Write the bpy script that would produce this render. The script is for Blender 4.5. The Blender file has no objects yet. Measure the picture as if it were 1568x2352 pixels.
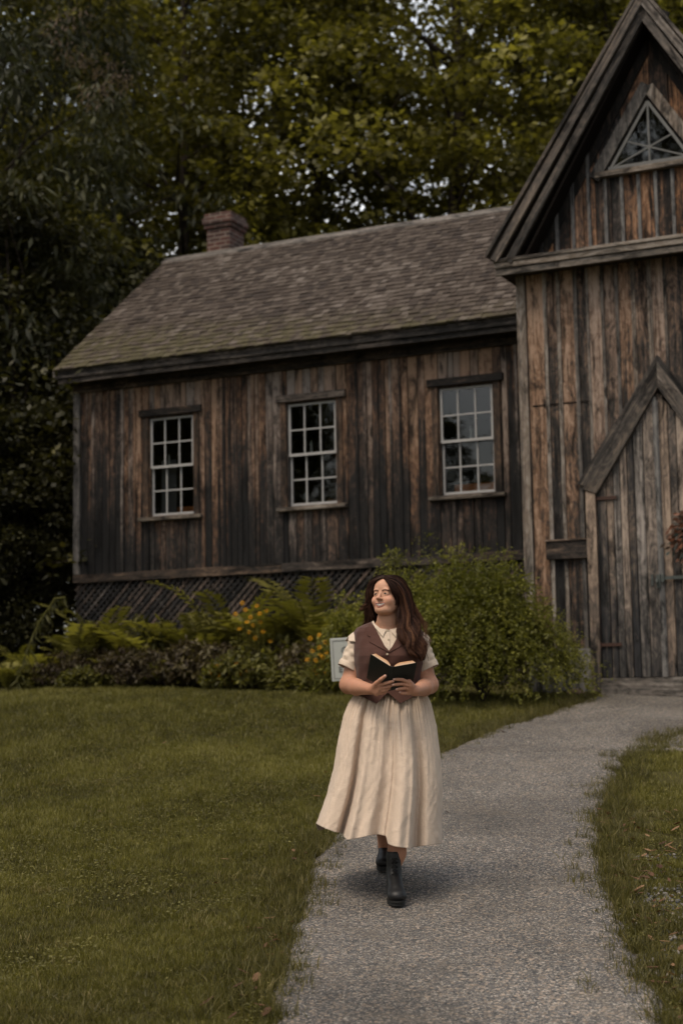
import bpy, bmesh, math, random
import numpy as np
from mathutils import Vector, Matrix
SC = bpy.context.scene
COL = SC.collection
rad = math.radians
# ---------------------------------------------------------------- camera
FPX = 3600.0
PITCH, ROLL, YAWB = rad(6.505), rad(-0.9655), rad(25.097)
CAMP = np.array([0, 0, 1.08])
def _rot(p, r):
    cr, sr = math.cos(r), math.sin(r)
    Rz = np.array([[cr, -sr, 0], [sr, cr, 0], [0, 0, 1]])
    a = math.pi/2 + p
    Rx = np.array([[1, 0, 0], [0, math.cos(a), -math.sin(a)], [0, math.sin(a), math.cos(a)]])
    return Rx @ Rz
CM = _rot(PITCH, ROLL)
cd = bpy.data.cameras.new('camera'); cam = bpy.data.objects.new('camera', cd); COL.objects.link(cam)
m4 = Matrix.Identity(4)
for i in range(3):
    for j in range(3): m4[i][j] = float(CM[i, j])
    m4[i][3] = float(CAMP[i])
cam.matrix_world = m4
cd.sensor_fit = 'HORIZONTAL'; cd.sensor_width = 24.0; cd.lens = 24.0*FPX/1568.0
cd.clip_start = 0.1; cd.clip_end = 600
cd.dof.use_dof = True; cd.dof.focus_distance = 8.2; cd.dof.aperture_fstop = 2.5
SC.camera = cam
# ---------------------------------------------------------------- world + sun
SUN_EL, SUN_AZ = rad(62), rad(222)      # azimuth measured from +Y clockwise (0 = +Y, 90 = +X)
w = bpy.data.worlds.new('World'); SC.world = w; w.use_nodes = True
nt = w.node_tree
sky = nt.nodes.new('ShaderNodeTexSky'); sky.sky_type = 'NISHITA'; sky.sun_disc = False
sky.sun_elevation = SUN_EL; sky.sun_rotation = SUN_AZ; sky.dust_density = 4.0; sky.ozone_density = 1.0; sky.air_density = 1.2
bg = nt.nodes['Background']; bg.inputs[1].default_value = 0.15
wm_ = nt.nodes.new('ShaderNodeMix'); wm_.data_type = 'RGBA'; wm_.blend_type = 'MULTIPLY'; wm_.inputs[0].default_value = 1.0; wm_.inputs[7].default_value = (1.0, .96, .89, 1)
nt.links.new(sky.outputs[0], wm_.inputs[6])
# broken bright clouds added to lift the sky gaps and fill light
wtc = nt.nodes.new('ShaderNodeTexCoord'); wmp = nt.nodes.new('ShaderNodeMapping'); wmp.inputs['Scale'].default_value = (1, 1, 2.2); nt.links.new(wtc.outputs['Generated'], wmp.inputs[0])
wno = nt.nodes.new('ShaderNodeTexNoise'); wno.inputs['Scale'].default_value = 2.6; wno.inputs['Detail'].default_value = 7; nt.links.new(wmp.outputs[0], wno.inputs['Vector'])
wra = nt.nodes.new('ShaderNodeValToRGB'); wra.color_ramp.elements[0].position = .40; wra.color_ramp.elements[1].position = .62; wra.color_ramp.elements[1].color = (.85, .85, .85, 1); nt.links.new(wno.outputs[0], wra.inputs[0])
wcl = nt.nodes.new('ShaderNodeMix'); wcl.data_type = 'RGBA'; wcl.inputs[7].default_value = (8.4, 8.2, 8.0, 1)
nt.links.new(wra.outputs[0], wcl.inputs[0]); nt.links.new(wm_.outputs[2], wcl.inputs[6]); nt.links.new(wcl.outputs[2], bg.inputs[0])
sl = bpy.data.lights.new('sun', 'SUN'); sl.energy = 1.45; sl.angle = rad(28); sl.color = (1.0, 0.88, 0.72)
so = bpy.data.objects.new('sun', sl); COL.objects.link(so)
sd = Vector((math.sin(SUN_AZ)*math.cos(SUN_EL), math.cos(SUN_AZ)*math.cos(SUN_EL), math.sin(SUN_EL)))
so.rotation_euler = sd.to_track_quat('Z', 'Y').to_euler(); so.location = sd*30
SC.view_settings.view_transform = 'Standard'; SC.view_settings.look = 'None'
SC.view_settings.exposure = 0.33; SC.view_settings.gamma = 1.0
SC.render.engine = 'CYCLES'
SC.cycles.max_bounces = 8; SC.cycles.transparent_max_bounces = 8

# ---------------------------------------------------------------- helpers
def ray(x, y):      # photo position (1568 wide) -> world direction with forward depth 1
    d = CM @ np.array([(x-784)/FPX, (1176-y)/FPX, -1.0]); return d
def at(x, y, Y):    # point on the plane at world depth Y
    d = ray(x, y); return CAMP + d*(Y/d[1])
GY = np.array([-60, -20, 0, 4, 8, 12, 17, 20.5, 24, 40, 90, 200], float)
GZ = np.array([-4.5, -2.2, -0.62, -0.36, 0, 0.42, 0.97, 1.20, 1.30, 1.9, 3.5, 6], float)
_gy = np.linspace(-60, 200, 2601); _gz = np.interp(_gy, GY, GZ)
_k = np.ones(21)/21; _gz[20:-20] = np.convolve(_gz, _k, 'same')[20:-20]
def gz(x, y):
    x = np.asarray(x, float); y = np.asarray(y, float)
    z = np.interp(y, _gy, _gz)
    side = np.clip((-x-3.5)/5, 0, 1)*np.clip((y-14)/8, 0, 1)*0.16
    return z - side + 0.010*np.sin(x*2.1+y*1.3) + 0.008*np.sin(x*0.9-y*2.7+1)
def ground_at(x, y):
    d = ray(x, y); lo, hi = 2.0, 60.0
    ts = np.linspace(2, 60, 4000); P = CAMP[None]+d[None]*ts[:, None]
    f = P[:, 2]-gz(P[:, 0], P[:, 1]); k = np.argmax(f < 0)
    return P[k]
BU = np.array([math.cos(YAWB), -math.sin(YAWB), 0]); BN = np.array([math.sin(YAWB), math.cos(YAWB), 0])
BD = 18.5956
def bw(s, o, z): return BU*s + BN*(BD+o) + np.array([0, 0, z])

def tagp(o, label=None, cat=None, group=None, kind=None):
    if label: o['label'] = label
    if cat: o['category'] = cat
    if group: o['group'] = group
    if kind: o['kind'] = kind
    return o
def empty(name, loc=(0, 0, 0), rz=0):
    o = bpy.data.objects.new(name, None); COL.objects.link(o); o.location = loc; o.rotation_euler = (0, 0, rz)
    o.empty_display_size = 0.2
    return o
def np_mesh(name, V, F, m, parent=None, tint=None, smooth=False, loc=None, origin=None):
    """V (n,3); F (m,k) uniform; vertices are stored relative to origin"""
    V = np.asarray(V, np.float32); 
    if origin is not None: V = V-np.asarray(origin, np.float32)
    me = bpy.data.meshes.new(name)
    if isinstance(F, np.ndarray):
        k = F.shape[1]; n = len(F)
        me.vertices.add(len(V)); me.vertices.foreach_set('co', V.ravel())
        me.loops.add(n*k); me.loops.foreach_set('vertex_index', F.astype(np.int32).ravel())
        me.polygons.add(n); me.polygons.foreach_set('loop_start', np.arange(0, n*k, k, dtype=np.int32))
        try: me.polygons.foreach_set('loop_total', np.full(n, k, dtype=np.int32))
        except Exception: pass
        me.update(calc_edges=True)
    else:
        me.from_pydata([tuple(v) for v in V], [], F); me.update()
    if smooth: me.polygons.foreach_set('use_smooth', np.ones(len(me.polygons), bool))
    if tint is not None:
        a = me.attributes.new('tint', 'FLOAT_COLOR', 'POINT')
        t = np.asarray(tint, np.float32)
        if t.ndim == 1: t = np.stack([t, t, t, np.ones_like(t)], 1)
        elif t.shape[1] == 3: t = np.concatenate([t, np.ones((len(t), 1), np.float32)], 1)
        a.data.foreach_set('color', t.ravel())
    if m is not None: me.materials.append(m)
    o = bpy.data.objects.new(name, me); COL.objects.link(o)
    if parent is not None: o.parent = parent
    if origin is not None and parent is None: o.location = origin
    return o
class MB:
    def __init__(s): s.v = []; s.f = []; s.t = []
    def add(s, V, F, t=0.5):
        b = len(s.v); s.v += [tuple(v) for v in V]; s.f += [tuple(b+i for i in f) for f in F]
        tt = t if isinstance(t, (tuple, list)) else (t, random.random(), random.random())
        s.t += [tt]*len(V)
    def box(s, x0, x1, y0, y1, z0, z1, t=0.5, j=0):
        V = [(x, y, z) for x in (x0, x1) for y in (y0, y1) for z in (z0, z1)]
        if j: V = [tuple(c+random.uniform(-j, j) for c in v) for v in V]
        s.add(V, [(0, 1, 3, 2), (4, 6, 7, 5), (0, 4, 5, 1), (2, 3, 7, 6), (0, 2, 6, 4), (1, 5, 7, 3)], t)
    def prism(s, poly, y0, y1, t=0.5):        # polygon in (x,z), extruded y0..y1
        n = len(poly); V = [(p[0], y0, p[1]) for p in poly]+[(p[0], y1, p[1]) for p in poly]
        a = sum(poly[i][0]*poly[(i+1) % n][1]-poly[(i+1) % n][0]*poly[i][1] for i in range(n))
        F = [tuple(range(n)), tuple(range(2*n-1, n-1, -1))]+[(i, i+n, (i+1) % n+n, (i+1) % n) for i in range(n)]
        if a < 0: F = [tuple(reversed(f)) for f in F]
        s.add(V, F, t)
    def bar(s, a, b, w, d, t=0.5):            # bar in the xz plane between a and b (x,z), y0..y1 = d
        ax, az = a; bx, bz = b; L = math.hypot(bx-ax, bz-az); nx, nz = -(bz-az)/L*w/2, (bx-ax)/L*w/2
        s.prism([(ax+nx, az+nz), (ax-nx, az-nz), (bx-nx, bz-nz), (bx+nx, bz+nz)], d[0], d[1], t)
    def tube(s, P, R, n=8, t=0.5, caps=True, flat=1.0):
        P = [Vector(p) for p in P]
        if not isinstance(R, (list, tuple)): R = [R]*len(P)
        V = []; up = None
        for i, p in enumerate(P):
            d = (P[min(i+1, len(P)-1)]-P[max(i-1, 0)]).normalized()
            if up is None:
                up = Vector((0, 0, 1)) if abs(d.z) < 0.9 else Vector((0, 1, 0))
            a = d.cross(up).normalized(); b = a.cross(d).normalized(); up = b
            for k in range(n):
                th = 2*math.pi*k/n; V.append(p+a*math.cos(th)*R[i]+b*math.sin(th)*R[i]*flat)
        F = []
        for i in range(len(P)-1):
            for k in range(n): F.append((i*n+k, i*n+(k+1) % n, (i+1)*n+(k+1) % n, (i+1)*n+k))
        if caps: F.append(tuple(reversed(range(n)))); F.append(tuple((len(P)-1)*n+k for k in range(n)))
        s.add(V, F, t)
    def ell(s, c, r, t=0.5, nu=12, nv=8):
        V = [(c[0], c[1], c[2]-r[2])]
        for i in range(1, nv):
            ph = math.pi*i/nv
            for k in range(nu):
                th = 2*math.pi*k/nu
                V.append((c[0]+r[0]*math.sin(ph)*math.cos(th), c[1]+r[1]*math.sin(ph)*math.sin(th), c[2]-r[2]*math.cos(ph)))
        V.append((c[0], c[1], c[2]+r[2])); F = []
        for k in range(nu): F.append((0, 1+(k+1) % nu, 1+k))
        for i in range(nv-2):
            for k in range(nu):
                a = 1+i*nu; F.append((a+k, a+(k+1) % nu, a+nu+(k+1) % nu, a+nu+k))
        a = 1+(nv-2)*nu
        for k in range(nu): F.append((a+k, a+(k+1) % nu, len(V)-1))
        s.add(V, F, t)
    def build(s, name, m, parent=None, off=None, smooth=False, origin=None):
        V = np.array(s.v, np.float32)
        if off is not None: V = V+np.array(off, np.float32)
        return np_mesh(name, V, s.f, m, parent, np.array(s.t, np.float32), smooth, origin=origin)
def solidify(o, t, off=0.0):
    md = o.modifiers.new('solid', 'SOLIDIFY'); md.thickness = t; md.offset = off; return o
def subsurf(o, n=1):
    md = o.modifiers.new('sub', 'SUBSURF'); md.levels = n; md.render_levels = n; return o
def bevel(o, wd=0.004, seg=1):
    md = o.modifiers.new('bev', 'BEVEL'); md.width = wd; md.segments = seg; md.limit_method = 'ANGLE'; return o

# ---------------------------------------------------------------- materials
class N:
    def __init__(s, name):
        s.m = bpy.data.materials.new(name); s.m.use_nodes = True; s.t = s.m.node_tree
        s.b = s.t.nodes['Principled BSDF']; s.o = s.t.nodes['Material Output']
        s.tc = None
    def n(s, ty, **kw):
        nd = s.t.nodes.new('ShaderNode'+ty)
        for k, v in kw.items():
            if k in ('operation', 'blend_type', 'data_type', 'feature', 'attribute_name', 'noise_dimensions', 'wave_type', 'bands_direction', 'distance', 'interpolation_type', 'clamp'): setattr(nd, k, v)
            else: nd.inputs[k].default_value = v
        return nd
    def l(s, a, b): s.t.links.new(a, b)
    def co(s, scale=(1, 1, 1), kind='Object', rot=(0, 0, 0), warp=None):
        if s.tc is None: s.tc = s.t.nodes.new('ShaderNodeTexCoord')
        mp = s.n('Mapping'); mp.inputs['Scale'].default_value = scale; mp.inputs['Rotation'].default_value = rot
        s.l(s.tc.outputs[kind], mp.inputs[0]); return mp.outputs[0]
    def noise(s, vec, scale=5, detail=6, rough=0.6, dist=0.0):
        nd = s.n('TexNoise'); nd.inputs['Scale'].default_value = scale; nd.inputs['Detail'].default_value = detail
        nd.inputs['Roughness'].default_value = rough; nd.inputs['Distortion'].default_value = dist
        s.l(vec, nd.inputs['Vector']); return nd.outputs[0]
    def ramp(s, fac, stops, interp='LINEAR'):
        nd = s.t.nodes.new('ShaderNodeValToRGB'); cr = nd.color_ramp; cr.interpolation = interp
        while len(cr.elements) < len(stops): cr.elements.new(0.5)
        for e, (p, c) in zip(cr.elements, stops):
            e.position = p; e.color = (c, c, c, 1) if not isinstance(c, (tuple, list)) else (*c, 1)
        s.l(fac, nd.inputs[0]); return nd.outputs[0]
    def mix(s, fac, a, b, mode='MIX'):
        nd = s.t.nodes.new('ShaderNodeMix'); nd.data_type = 'RGBA'; nd.blend_type = mode
        for v, i in ((fac, 0), (a, 6), (b, 7)):
            if isinstance(v, (int, float)): 
                if i == 0: nd.inputs[0].default_value = v
                else: nd.inputs[i].default_value = (v, v, v, 1)
            elif isinstance(v, (tuple, list)): nd.inputs[i].default_value = (*v, 1)
            else: s.l(v, nd.inputs[i])
        return nd.outputs[2]
    def math(s, op, a, b=0.5, c=None):
        nd = s.t.nodes.new('ShaderNodeMath'); nd.operation = op
        for i, v in enumerate((a, b, c)):
            if v is None: continue
            if isinstance(v, (int, float)): nd.inputs[i].default_value = v
            else: s.l(v, nd.inputs[i])
        return nd.outputs[0]
    def attr(s, name='tint'):
        nd = s.t.nodes.new('ShaderNodeAttribute'); nd.attribute_name = name; return nd
    def sep(s, c):
        nd = s.t.nodes.new('ShaderNodeSeparateColor'); s.l(c, nd.inputs[0]); return nd.outputs
    def sepxyz(s, c):
        nd = s.t.nodes.new('ShaderNodeSeparateXYZ'); s.l(c, nd.inputs[0]); return nd.outputs
    def bump(s, h, strength=0.5, dist=0.01, normal=None):
        nd = s.t.nodes.new('ShaderNodeBump'); nd.inputs['Strength'].default_value = strength; nd.inputs['Distance'].default_value = dist
        s.l(h, nd.inputs['Height'])
        if normal is not None: s.l(normal, nd.inputs['Normal'])
        s.l(nd.outputs[0], s.b.inputs['Normal']); return nd.outputs[0]
    def base(s, c): 
        if isinstance(c, (tuple, list)): s.b.inputs['Base Color'].default_value = (*c, 1)
        else: s.l(c, s.b.inputs['Base Color'])
    def rough(s, v):
        if isinstance(v, (int, float)): s.b.inputs['Roughness'].default_value = v
        else: s.l(v, s.b.inputs['Roughness'])
    def spec(s, v): s.b.inputs['Specular IOR Level'].default_value = v
def plain(name, c, rough=0.7, spec=0.3, var=0.15, scale=30, metal=0.0):
    n = N(name); f = n.noise(n.co(), scale, 4)
    n.base(n.mix(f, tuple(x*(1-var) for x in c), tuple(x*(1+var) for x in c))); n.rough(rough); n.spec(spec)
    n.b.inputs['Metallic'].default_value = metal
    return n.m
def wood(name, dark, mid, warm, pale, zfade=None, axis='z', bump=0.6, warm_amt=0.5, darkness=0.5, pale_pos=0.8, tilt=0.0):
    """weathered boards: grain along one axis, streaks, knots, per-board offset by the tint attribute"""
    n = N(name); at_ = n.attr(); sp = n.sep(at_.outputs[0])
    sc = {'z': (1, 1, 0.045), 'x': (0.045, 1, 1)}[axis]
    tc = n.t.nodes.new('ShaderNodeTexCoord'); n.tc = tc
    # offset coordinates per board
    off = n.t.nodes.new('ShaderNodeCombineXYZ'); n.l(n.math('MULTIPLY', sp[1], 37.0), off.inputs[0]); n.l(n.math('MULTIPLY', sp[2], 61.0), off.inputs[1]); n.l(n.math('MULTIPLY', sp[1], 91.0), off.inputs[2])
    va = n.t.nodes.new('ShaderNodeVectorMath'); va.operation = 'ADD'; n.l(tc.outputs['Object'], va.inputs[0]); n.l(off.outputs[0], va.inputs[1])
    if tilt:
        mr = n.t.nodes.new('ShaderNodeMapping'); mr.inputs['Rotation'].default_value = (0, rad(tilt), 0); n.l(va.outputs[0], mr.inputs[0]); va = mr
    def mapd(scale):
        mp = n.t.nodes.new('ShaderNodeMapping'); mp.inputs['Scale'].default_value = scale; n.l(va.outputs[0], mp.inputs[0]); return mp.outputs[0]
    k = lambda a, b: tuple(b if (ax == axis) else a for ax in 'xyz')
    fine = n.noise(mapd(k(80, 3.0)), 1.0, 8, 0.75, 0.8)
    streak = n.noise(mapd(k(24, 0.8)), 1.0, 8, 0.72, 1.2)
    knots = n.noise(mapd(k(9, 4.5)), 1.0, 3, 0.55, 2.6)
    big = n.noise(n.co((1.1, 1.1, 0.8)), 1.0, 6, 0.65, 0.6)
    v = n.math('ADD', n.math('ADD', n.math('MULTIPLY', streak, 1.1), -.125), n.math('MULTIPLY', fine, 0.30))
    v = n.math('ADD', v, n.math('MULTIPLY', n.math('SUBTRACT', sp[0], 0.5), 0.36))
    v = n.math('ADD', v, n.math('MULTIPLY', n.math('SUBTRACT', big, 0.5), 0.6))
    v = n.math('ADD', v, n.math('MULTIPLY', n.math('SUBTRACT', knots, 0.5), 0.55))
    stain = n.ramp(n.noise(mapd(k(6, 1.6)), 1.0, 6, 0.7, 1.2), [(0.36, 0.13), (0.50, 1.0)])
    fleck = n.ramp(n.noise(mapd(k(26, 11)), 1.0, 3, 0.6, 1.5), [(0.68, 0.0), (0.76, 0.45)])
    if zfade:      # rain-blackened lower boards, sun-browned upper ones
        z = n.sepxyz(tc.outputs['Object'])[2]
        r = n.t.nodes.new('ShaderNodeMapRange'); n.l(z, r.inputs[0]); r.inputs[1].default_value = zfade[0]; r.inputs[2].default_value = zfade[1]
        r.inputs[3].default_value = -zfade[2]; r.inputs[4].default_value = zfade[2]
        v = n.math('ADD', v, r.outputs[0])
    c = n.ramp(v, [(0.30+0.2*darkness, dark), (0.46+0.2*darkness, mid), (0.60+0.2*darkness, warm), (pale_pos+0.16*darkness, pale)])
    ck = n.ramp(n.noise(mapd(k(30, 0.5)), 1.0, 5, 0.6, 0.6), [(0.33, 0.0), (0.41, 1.0)])
    c = n.mix(ck, n.mix(1.0, c, 0.30, 'MULTIPLY'), c)
    c = n.mix(1.0, c, stain, 'MULTIPLY')
    c = n.mix(fleck, c, pale)
    gm = n.t.nodes.new('ShaderNodeRGBToBW'); n.l(c, gm.inputs[0]); c = n.mix(n.math('MULTIPLY', n.math('MULTIPLY', sp[2], sp[2]), 0.75), c, n.mix(1.0, gm.outputs[0], (1.03, 1.0, .97), 'MULTIPLY'))      # some boards silvered
    n.base(c); n.rough(0.85); n.spec(0.25)
    h = n.math('ADD', n.math('MULTIPLY', fine, 0.6), n.math('MULTIPLY', n.math('ADD', streak, ck), 0.4))
    n.bump(h, bump, 0.006)
    return n.m
M = {}
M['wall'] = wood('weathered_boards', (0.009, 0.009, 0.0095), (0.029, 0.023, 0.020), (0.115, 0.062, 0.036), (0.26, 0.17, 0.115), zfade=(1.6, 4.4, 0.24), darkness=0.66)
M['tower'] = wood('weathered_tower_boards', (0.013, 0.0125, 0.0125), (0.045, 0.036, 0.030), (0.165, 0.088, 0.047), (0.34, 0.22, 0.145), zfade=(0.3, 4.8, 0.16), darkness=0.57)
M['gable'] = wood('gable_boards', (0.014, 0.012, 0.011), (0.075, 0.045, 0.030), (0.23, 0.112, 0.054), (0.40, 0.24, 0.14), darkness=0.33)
M['door'] = wood('door_boards', (0.024, 0.024, 0.026), (0.070, 0.059, 0.051), (0.165, 0.122, 0.092), (0.34, 0.255, 0.19), zfade=(0.2, 1.6, 0.12), darkness=0.40)
M['trimg'] = wood('grey_trim_boards', (0.035, 0.032, 0.030), (0.095, 0.082, 0.072), (0.150, 0.118, 0.092), (0.26, 0.23, 0.20), darkness=0.2)
M['trimx'] = wood('grey_trim_horizontal', (0.035, 0.032, 0.029), (0.090, 0.078, 0.066), (0.145, 0.115, 0.088), (0.24, 0.21, 0.18), axis='x', darkness=0.2)
M['trimd'] = wood('dark_trim_horizontal', (0.010, 0.009, 0.009), (0.035, 0.028, 0.023), (0.075, 0.050, 0.034), (0.20, 0.14, 0.10), axis='x', darkness=0.45)
M['trimdz'] = wood('dark_trim_vertical', (0.010, 0.009, 0.008), (0.040, 0.028, 0.021), (0.095, 0.056, 0.034), (0.20, 0.13, 0.09), darkness=0.45)
M['rake_l'] = wood('grey_rake_boards', (0.030, 0.027, 0.025), (0.080, 0.068, 0.058), (0.135, 0.104, 0.080), (0.24, 0.205, 0.175), darkness=0.25, tilt=-34)
M['rake_r'] = wood('grey_rake_boards_right', (0.030, 0.027, 0.025), (0.080, 0.068, 0.058), (0.135, 0.104, 0.080), (0.24, 0.205, 0.175), darkness=0.2, tilt=34)
M['batten'] = wood('grey_battens', (0.04, 0.04, 0.042), (0.085, 0.084, 0.086), (0.13, 0.125, 0.12), (0.20, 0.19, 0.18), darkness=0.2)
M['lattice'] = wood('lattice_strips', (0.010, 0.010, 0.011), (0.030, 0.028, 0.028), (0.060, 0.045, 0.036), (0.14, 0.10, 0.08), darkness=0.45)
M['whitepaint'] = plain('old_white_paint', (0.34, 0.335, 0.33), 0.6, 0.3, 0.2, 12)
M['greypaint'] = plain('grey_sash_paint', (0.13, 0.13, 0.125), 0.7, 0.3, 0.25, 12)
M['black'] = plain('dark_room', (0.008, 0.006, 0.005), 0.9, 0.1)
M['rust'] = plain('rusty_iron', (0.055, 0.028, 0.020), 0.7, 0.4, 0.4, 40, 0.3)
M['iron'] = plain('grey_iron', (0.07, 0.08, 0.075), 0.45, 0.5, 0.4, 40, 0.6)
M['orangewood'] = plain('orange_bench_wood', (0.55, 0.19, 0.06), 0.5, 0.4, 0.3, 10)
M['candle'] = plain('white_candle', (0.7, 0.7, 0.68), 0.5)
M['stone'] = plain('underfloor_shade', (0.05, 0.045, 0.04), 0.9, 0.2, 0.5, 6)  # dark tone that stands in for the shade under the wing
def glass_mat():
    n = N('old_window_glass'); g = n.n('BsdfGlossy'); g.inputs['Color'].default_value = (0.9, 0.93, 0.95, 1); g.inputs['Roughness'].default_value = 0.02
    t = n.n('BsdfTransparent'); t.inputs[0].default_value = (0.60, 0.62, 0.60, 1)
    fr = n.n('Fresnel'); fr.inputs[0].default_value = 1.55
    bp = n.t.nodes.new('ShaderNodeBump'); bp.inputs['Strength'].default_value = 0.10; bp.inputs['Distance'].default_value = 0.01
    n.l(n.noise(n.co(), 3.0, 2), bp.inputs['Height']); n.l(bp.outputs[0], g.inputs['Normal'])
    mx = n.n('MixShader'); n.l(fr.outputs[0], mx.inputs[0]); n.l(t.outputs[0], mx.inputs[1]); n.l(g.outputs[0], mx.inputs[2])
    n.l(mx.outputs[0], n.o.inputs[0]); return n.m
M['glass'] = glass_mat()
def shingle_mat():
    n = N('weathered_shingles'); sp = n.sep(n.attr().outputs[0])
    f = n.noise(n.co((30, 30, 30)), 1.0, 5, 0.7); big = n.noise(n.co((0.7, 0.7, 0.7)), 1.0, 4, 0.6, 0.5)
    v = n.math('ADD', n.math('MULTIPLY', sp[0], 0.48), n.math('ADD', n.math('MULTIPLY', f, 0.25), n.math('MULTIPLY', big, 0.4)))
    c = n.ramp(v, [(0.25, (0.026, 0.020, 0.017)), (0.5, (0.048, 0.036, 0.028)), (0.75, (0.080, 0.064, 0.052)), (0.97, (0.18, 0.155, 0.135))])
    # moss on the lowest courses, thicker to the left
    o = n.sepxyz(n.co()); z = o[2]; x = o[0]
    mz = n.math('ADD', n.math('MULTIPLY', n.math('SUBTRACT', 5.25, z), 1.0), n.math('MULTIPLY', n.math('SUBTRACT', -5.0, x), 0.10))
    mo = n.math('MULTIPLY', n.math('ADD', mz, 0.05), n.ramp(n.noise(n.co((6, 6, 6)), 1.0, 6, 0.7), [(0.42, 0.0), (0.62, 2.2)]))
    nd = n.math('MINIMUM', n.math('MAXIMUM', mo, 0.0), 0.8)
    c = n.mix(n.math('MULTIPLY', nd, .8), c, (0.070, 0.062, 0.026))
    n.base(c); n.rough(0.9); n.spec(0.2); n.bump(n.noise(n.co((60, 8, 8)), 1.0, 4), 0.5, 0.006); return n.m
M['shingle'] = shingle_mat()
def brick_mat():
    n = N('old_brick')
    mp = n.co((1, 1, 1)); sp = n.sepxyz(mp)
    cx = n.t.nodes.new('ShaderNodeCombineXYZ'); n.l(n.math('ADD', sp[0], sp[1]), cx.inputs[0]); n.l(sp[2], cx.inputs[1])
    br = n.t.nodes.new('ShaderNodeTexBrick'); n.l(cx.outputs[0], br.inputs[0])
    br.inputs['Scale'].default_value = 1.0; br.inputs['Brick Width'].default_value = 0.2; br.inputs['Row Height'].default_value = 0.07
    br.inputs['Mortar Size'].default_value = 0.007; br.inputs['Color1'].default_value = (0.095, 0.034, 0.022, 1); br.inputs['Color2'].default_value = (0.042, 0.020, 0.015, 1)
    br.inputs['Mortar'].default_value = (0.20, 0.165, 0.14, 1); br.inputs['Bias'].default_value = 0.0
    s2 = n.ramp(n.noise(n.co((5, 5, 5)), 1, 5), [(0.3, 0.45), (0.7, 1.2)])
    n.base(n.mix(1.0, br.outputs[0], s2, 'MULTIPLY')); n.rough(0.9); n.bump(br.outputs[1], -0.4, 0.01); return n.m
M['brick'] = brick_mat()
def leaf_mat(name, c0, c1, c2, trans=0.35, rough=0.55, spec=0.3, hue=None):
    """tint.r picks dark / mid / bright leaf"""
    n = N(name); sp = n.sep(n.attr().outputs[0])
    c = n.ramp(sp[0], [(0.0, c0), (0.55, c1), (1.0, c2)])
    n.base(c); n.rough(rough); n.spec(spec)
    tr = n.n('BsdfTranslucent'); n.l(n.mix(1.0, c, (1.3, 1.35, 0.7), 'MULTIPLY'), tr.inputs[0])
    mx = n.n('MixShader'); mx.inputs[0].default_value = trans
    n.l(n.b.outputs[0], mx.inputs[1]); n.l(tr.outputs[0], mx.inputs[2]); n.l(mx.outputs[0], n.o.inputs[0]); return n.m
M['bark'] = plain('bark', (0.035, 0.027, 0.021), 0.95, 0.1, 0.5, 14)

# ================================================================ THE WOODEN HOUSE
random.seed(11); np.random.seed(11)
house = empty('wooden_schoolhouse', tuple(bw(-4, 0, 1.0)), -YAWB)
tagp(house, 'weathered brown board building with shingled wing, brick chimney and steep front gable', 'house')
HO = (4, 0, -1.0)
def hb(mb, name, m, parent=None, smooth=False):
    return mb.build(name, m, parent or house, off=HO, smooth=smooth)
def boards(mb, s0, s1, o_back, o_front, zf0, zf1, holes=(), wmin=.10, wmax=.19, gap=.009, battens=None, breaks=()):
    """vertical boards; zf0/zf1 are functions of s; holes = (sa,sb,za,zb)"""
    cuts = sorted(set([s0, s1]+[h[0] for h in holes]+[h[1] for h in holes]+list(breaks)))
    xs = []
    for a, b in zip(cuts[:-1], cuts[1:]):
        x = a
        while x < b-1e-6:
            wd = random.uniform(wmin, wmax)
            if b-(x+wd) < wmin: wd = b-x
            xs.append((x, min(x+wd, b))); x += wd
    for a, b in xs:
        mid = (a+b)/2; iv = [(None, None)]
        hs = [h for h in holes if h[0]-1e-6 <= a and b <= h[1]+1e-6]
        segs = []
        lo = 0
        zs = sorted([(h[2], h[3]) for h in hs]); cur = None
        for za, zb in zs: segs.append((cur, za)); cur = zb
        segs.append((cur, None))
        d = random.uniform(-.009, .009); tt = (random.random(), random.random(), random.random())
        for z0_, z1_ in segs:
            ja = random.uniform(-.02, .02) if z0_ is None else 0.0
            if z1_ is not None and z0_ is None: tt = (random.uniform(.75, 1.15), random.random(), random.random())
            za = [zf0(a), zf0(b)] if z0_ is None else [z0_]*2
            zb = [zf1(a), zf1(b)] if z1_ is None else [z1_]*2
            mb.prism([(a+gap/2, za[0]), (b-gap/2, za[1]), (b-gap/2, zb[1]), (a+gap/2, zb[0])], o_front+d, o_back, tt)
        if battens is not None and random.random() < battens[1]:
            c = b; wd = random.uniform(.028, .05)
            if not any(h[0]-.02 < c < h[1]+.02 for h in holes) and c < s1-.05:
                tt = (random.random(), random.random(), random.random())
                battens[0].prism([(c-wd/2, zf0(c)), (c+wd/2, zf0(c)), (c+wd/2, zf1(c)), (c-wd/2, zf1(c))], o_front-.02, o_front+.001, tt)
WS, WE = -12.93, -5.60
WIN = [(-11.68, -10.945), (-9.50, -8.755), (-7.305, -6.55)]
WZ0, WZ1 = 3.53, 4.95
cst = lambda v: (lambda s: v)
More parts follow.
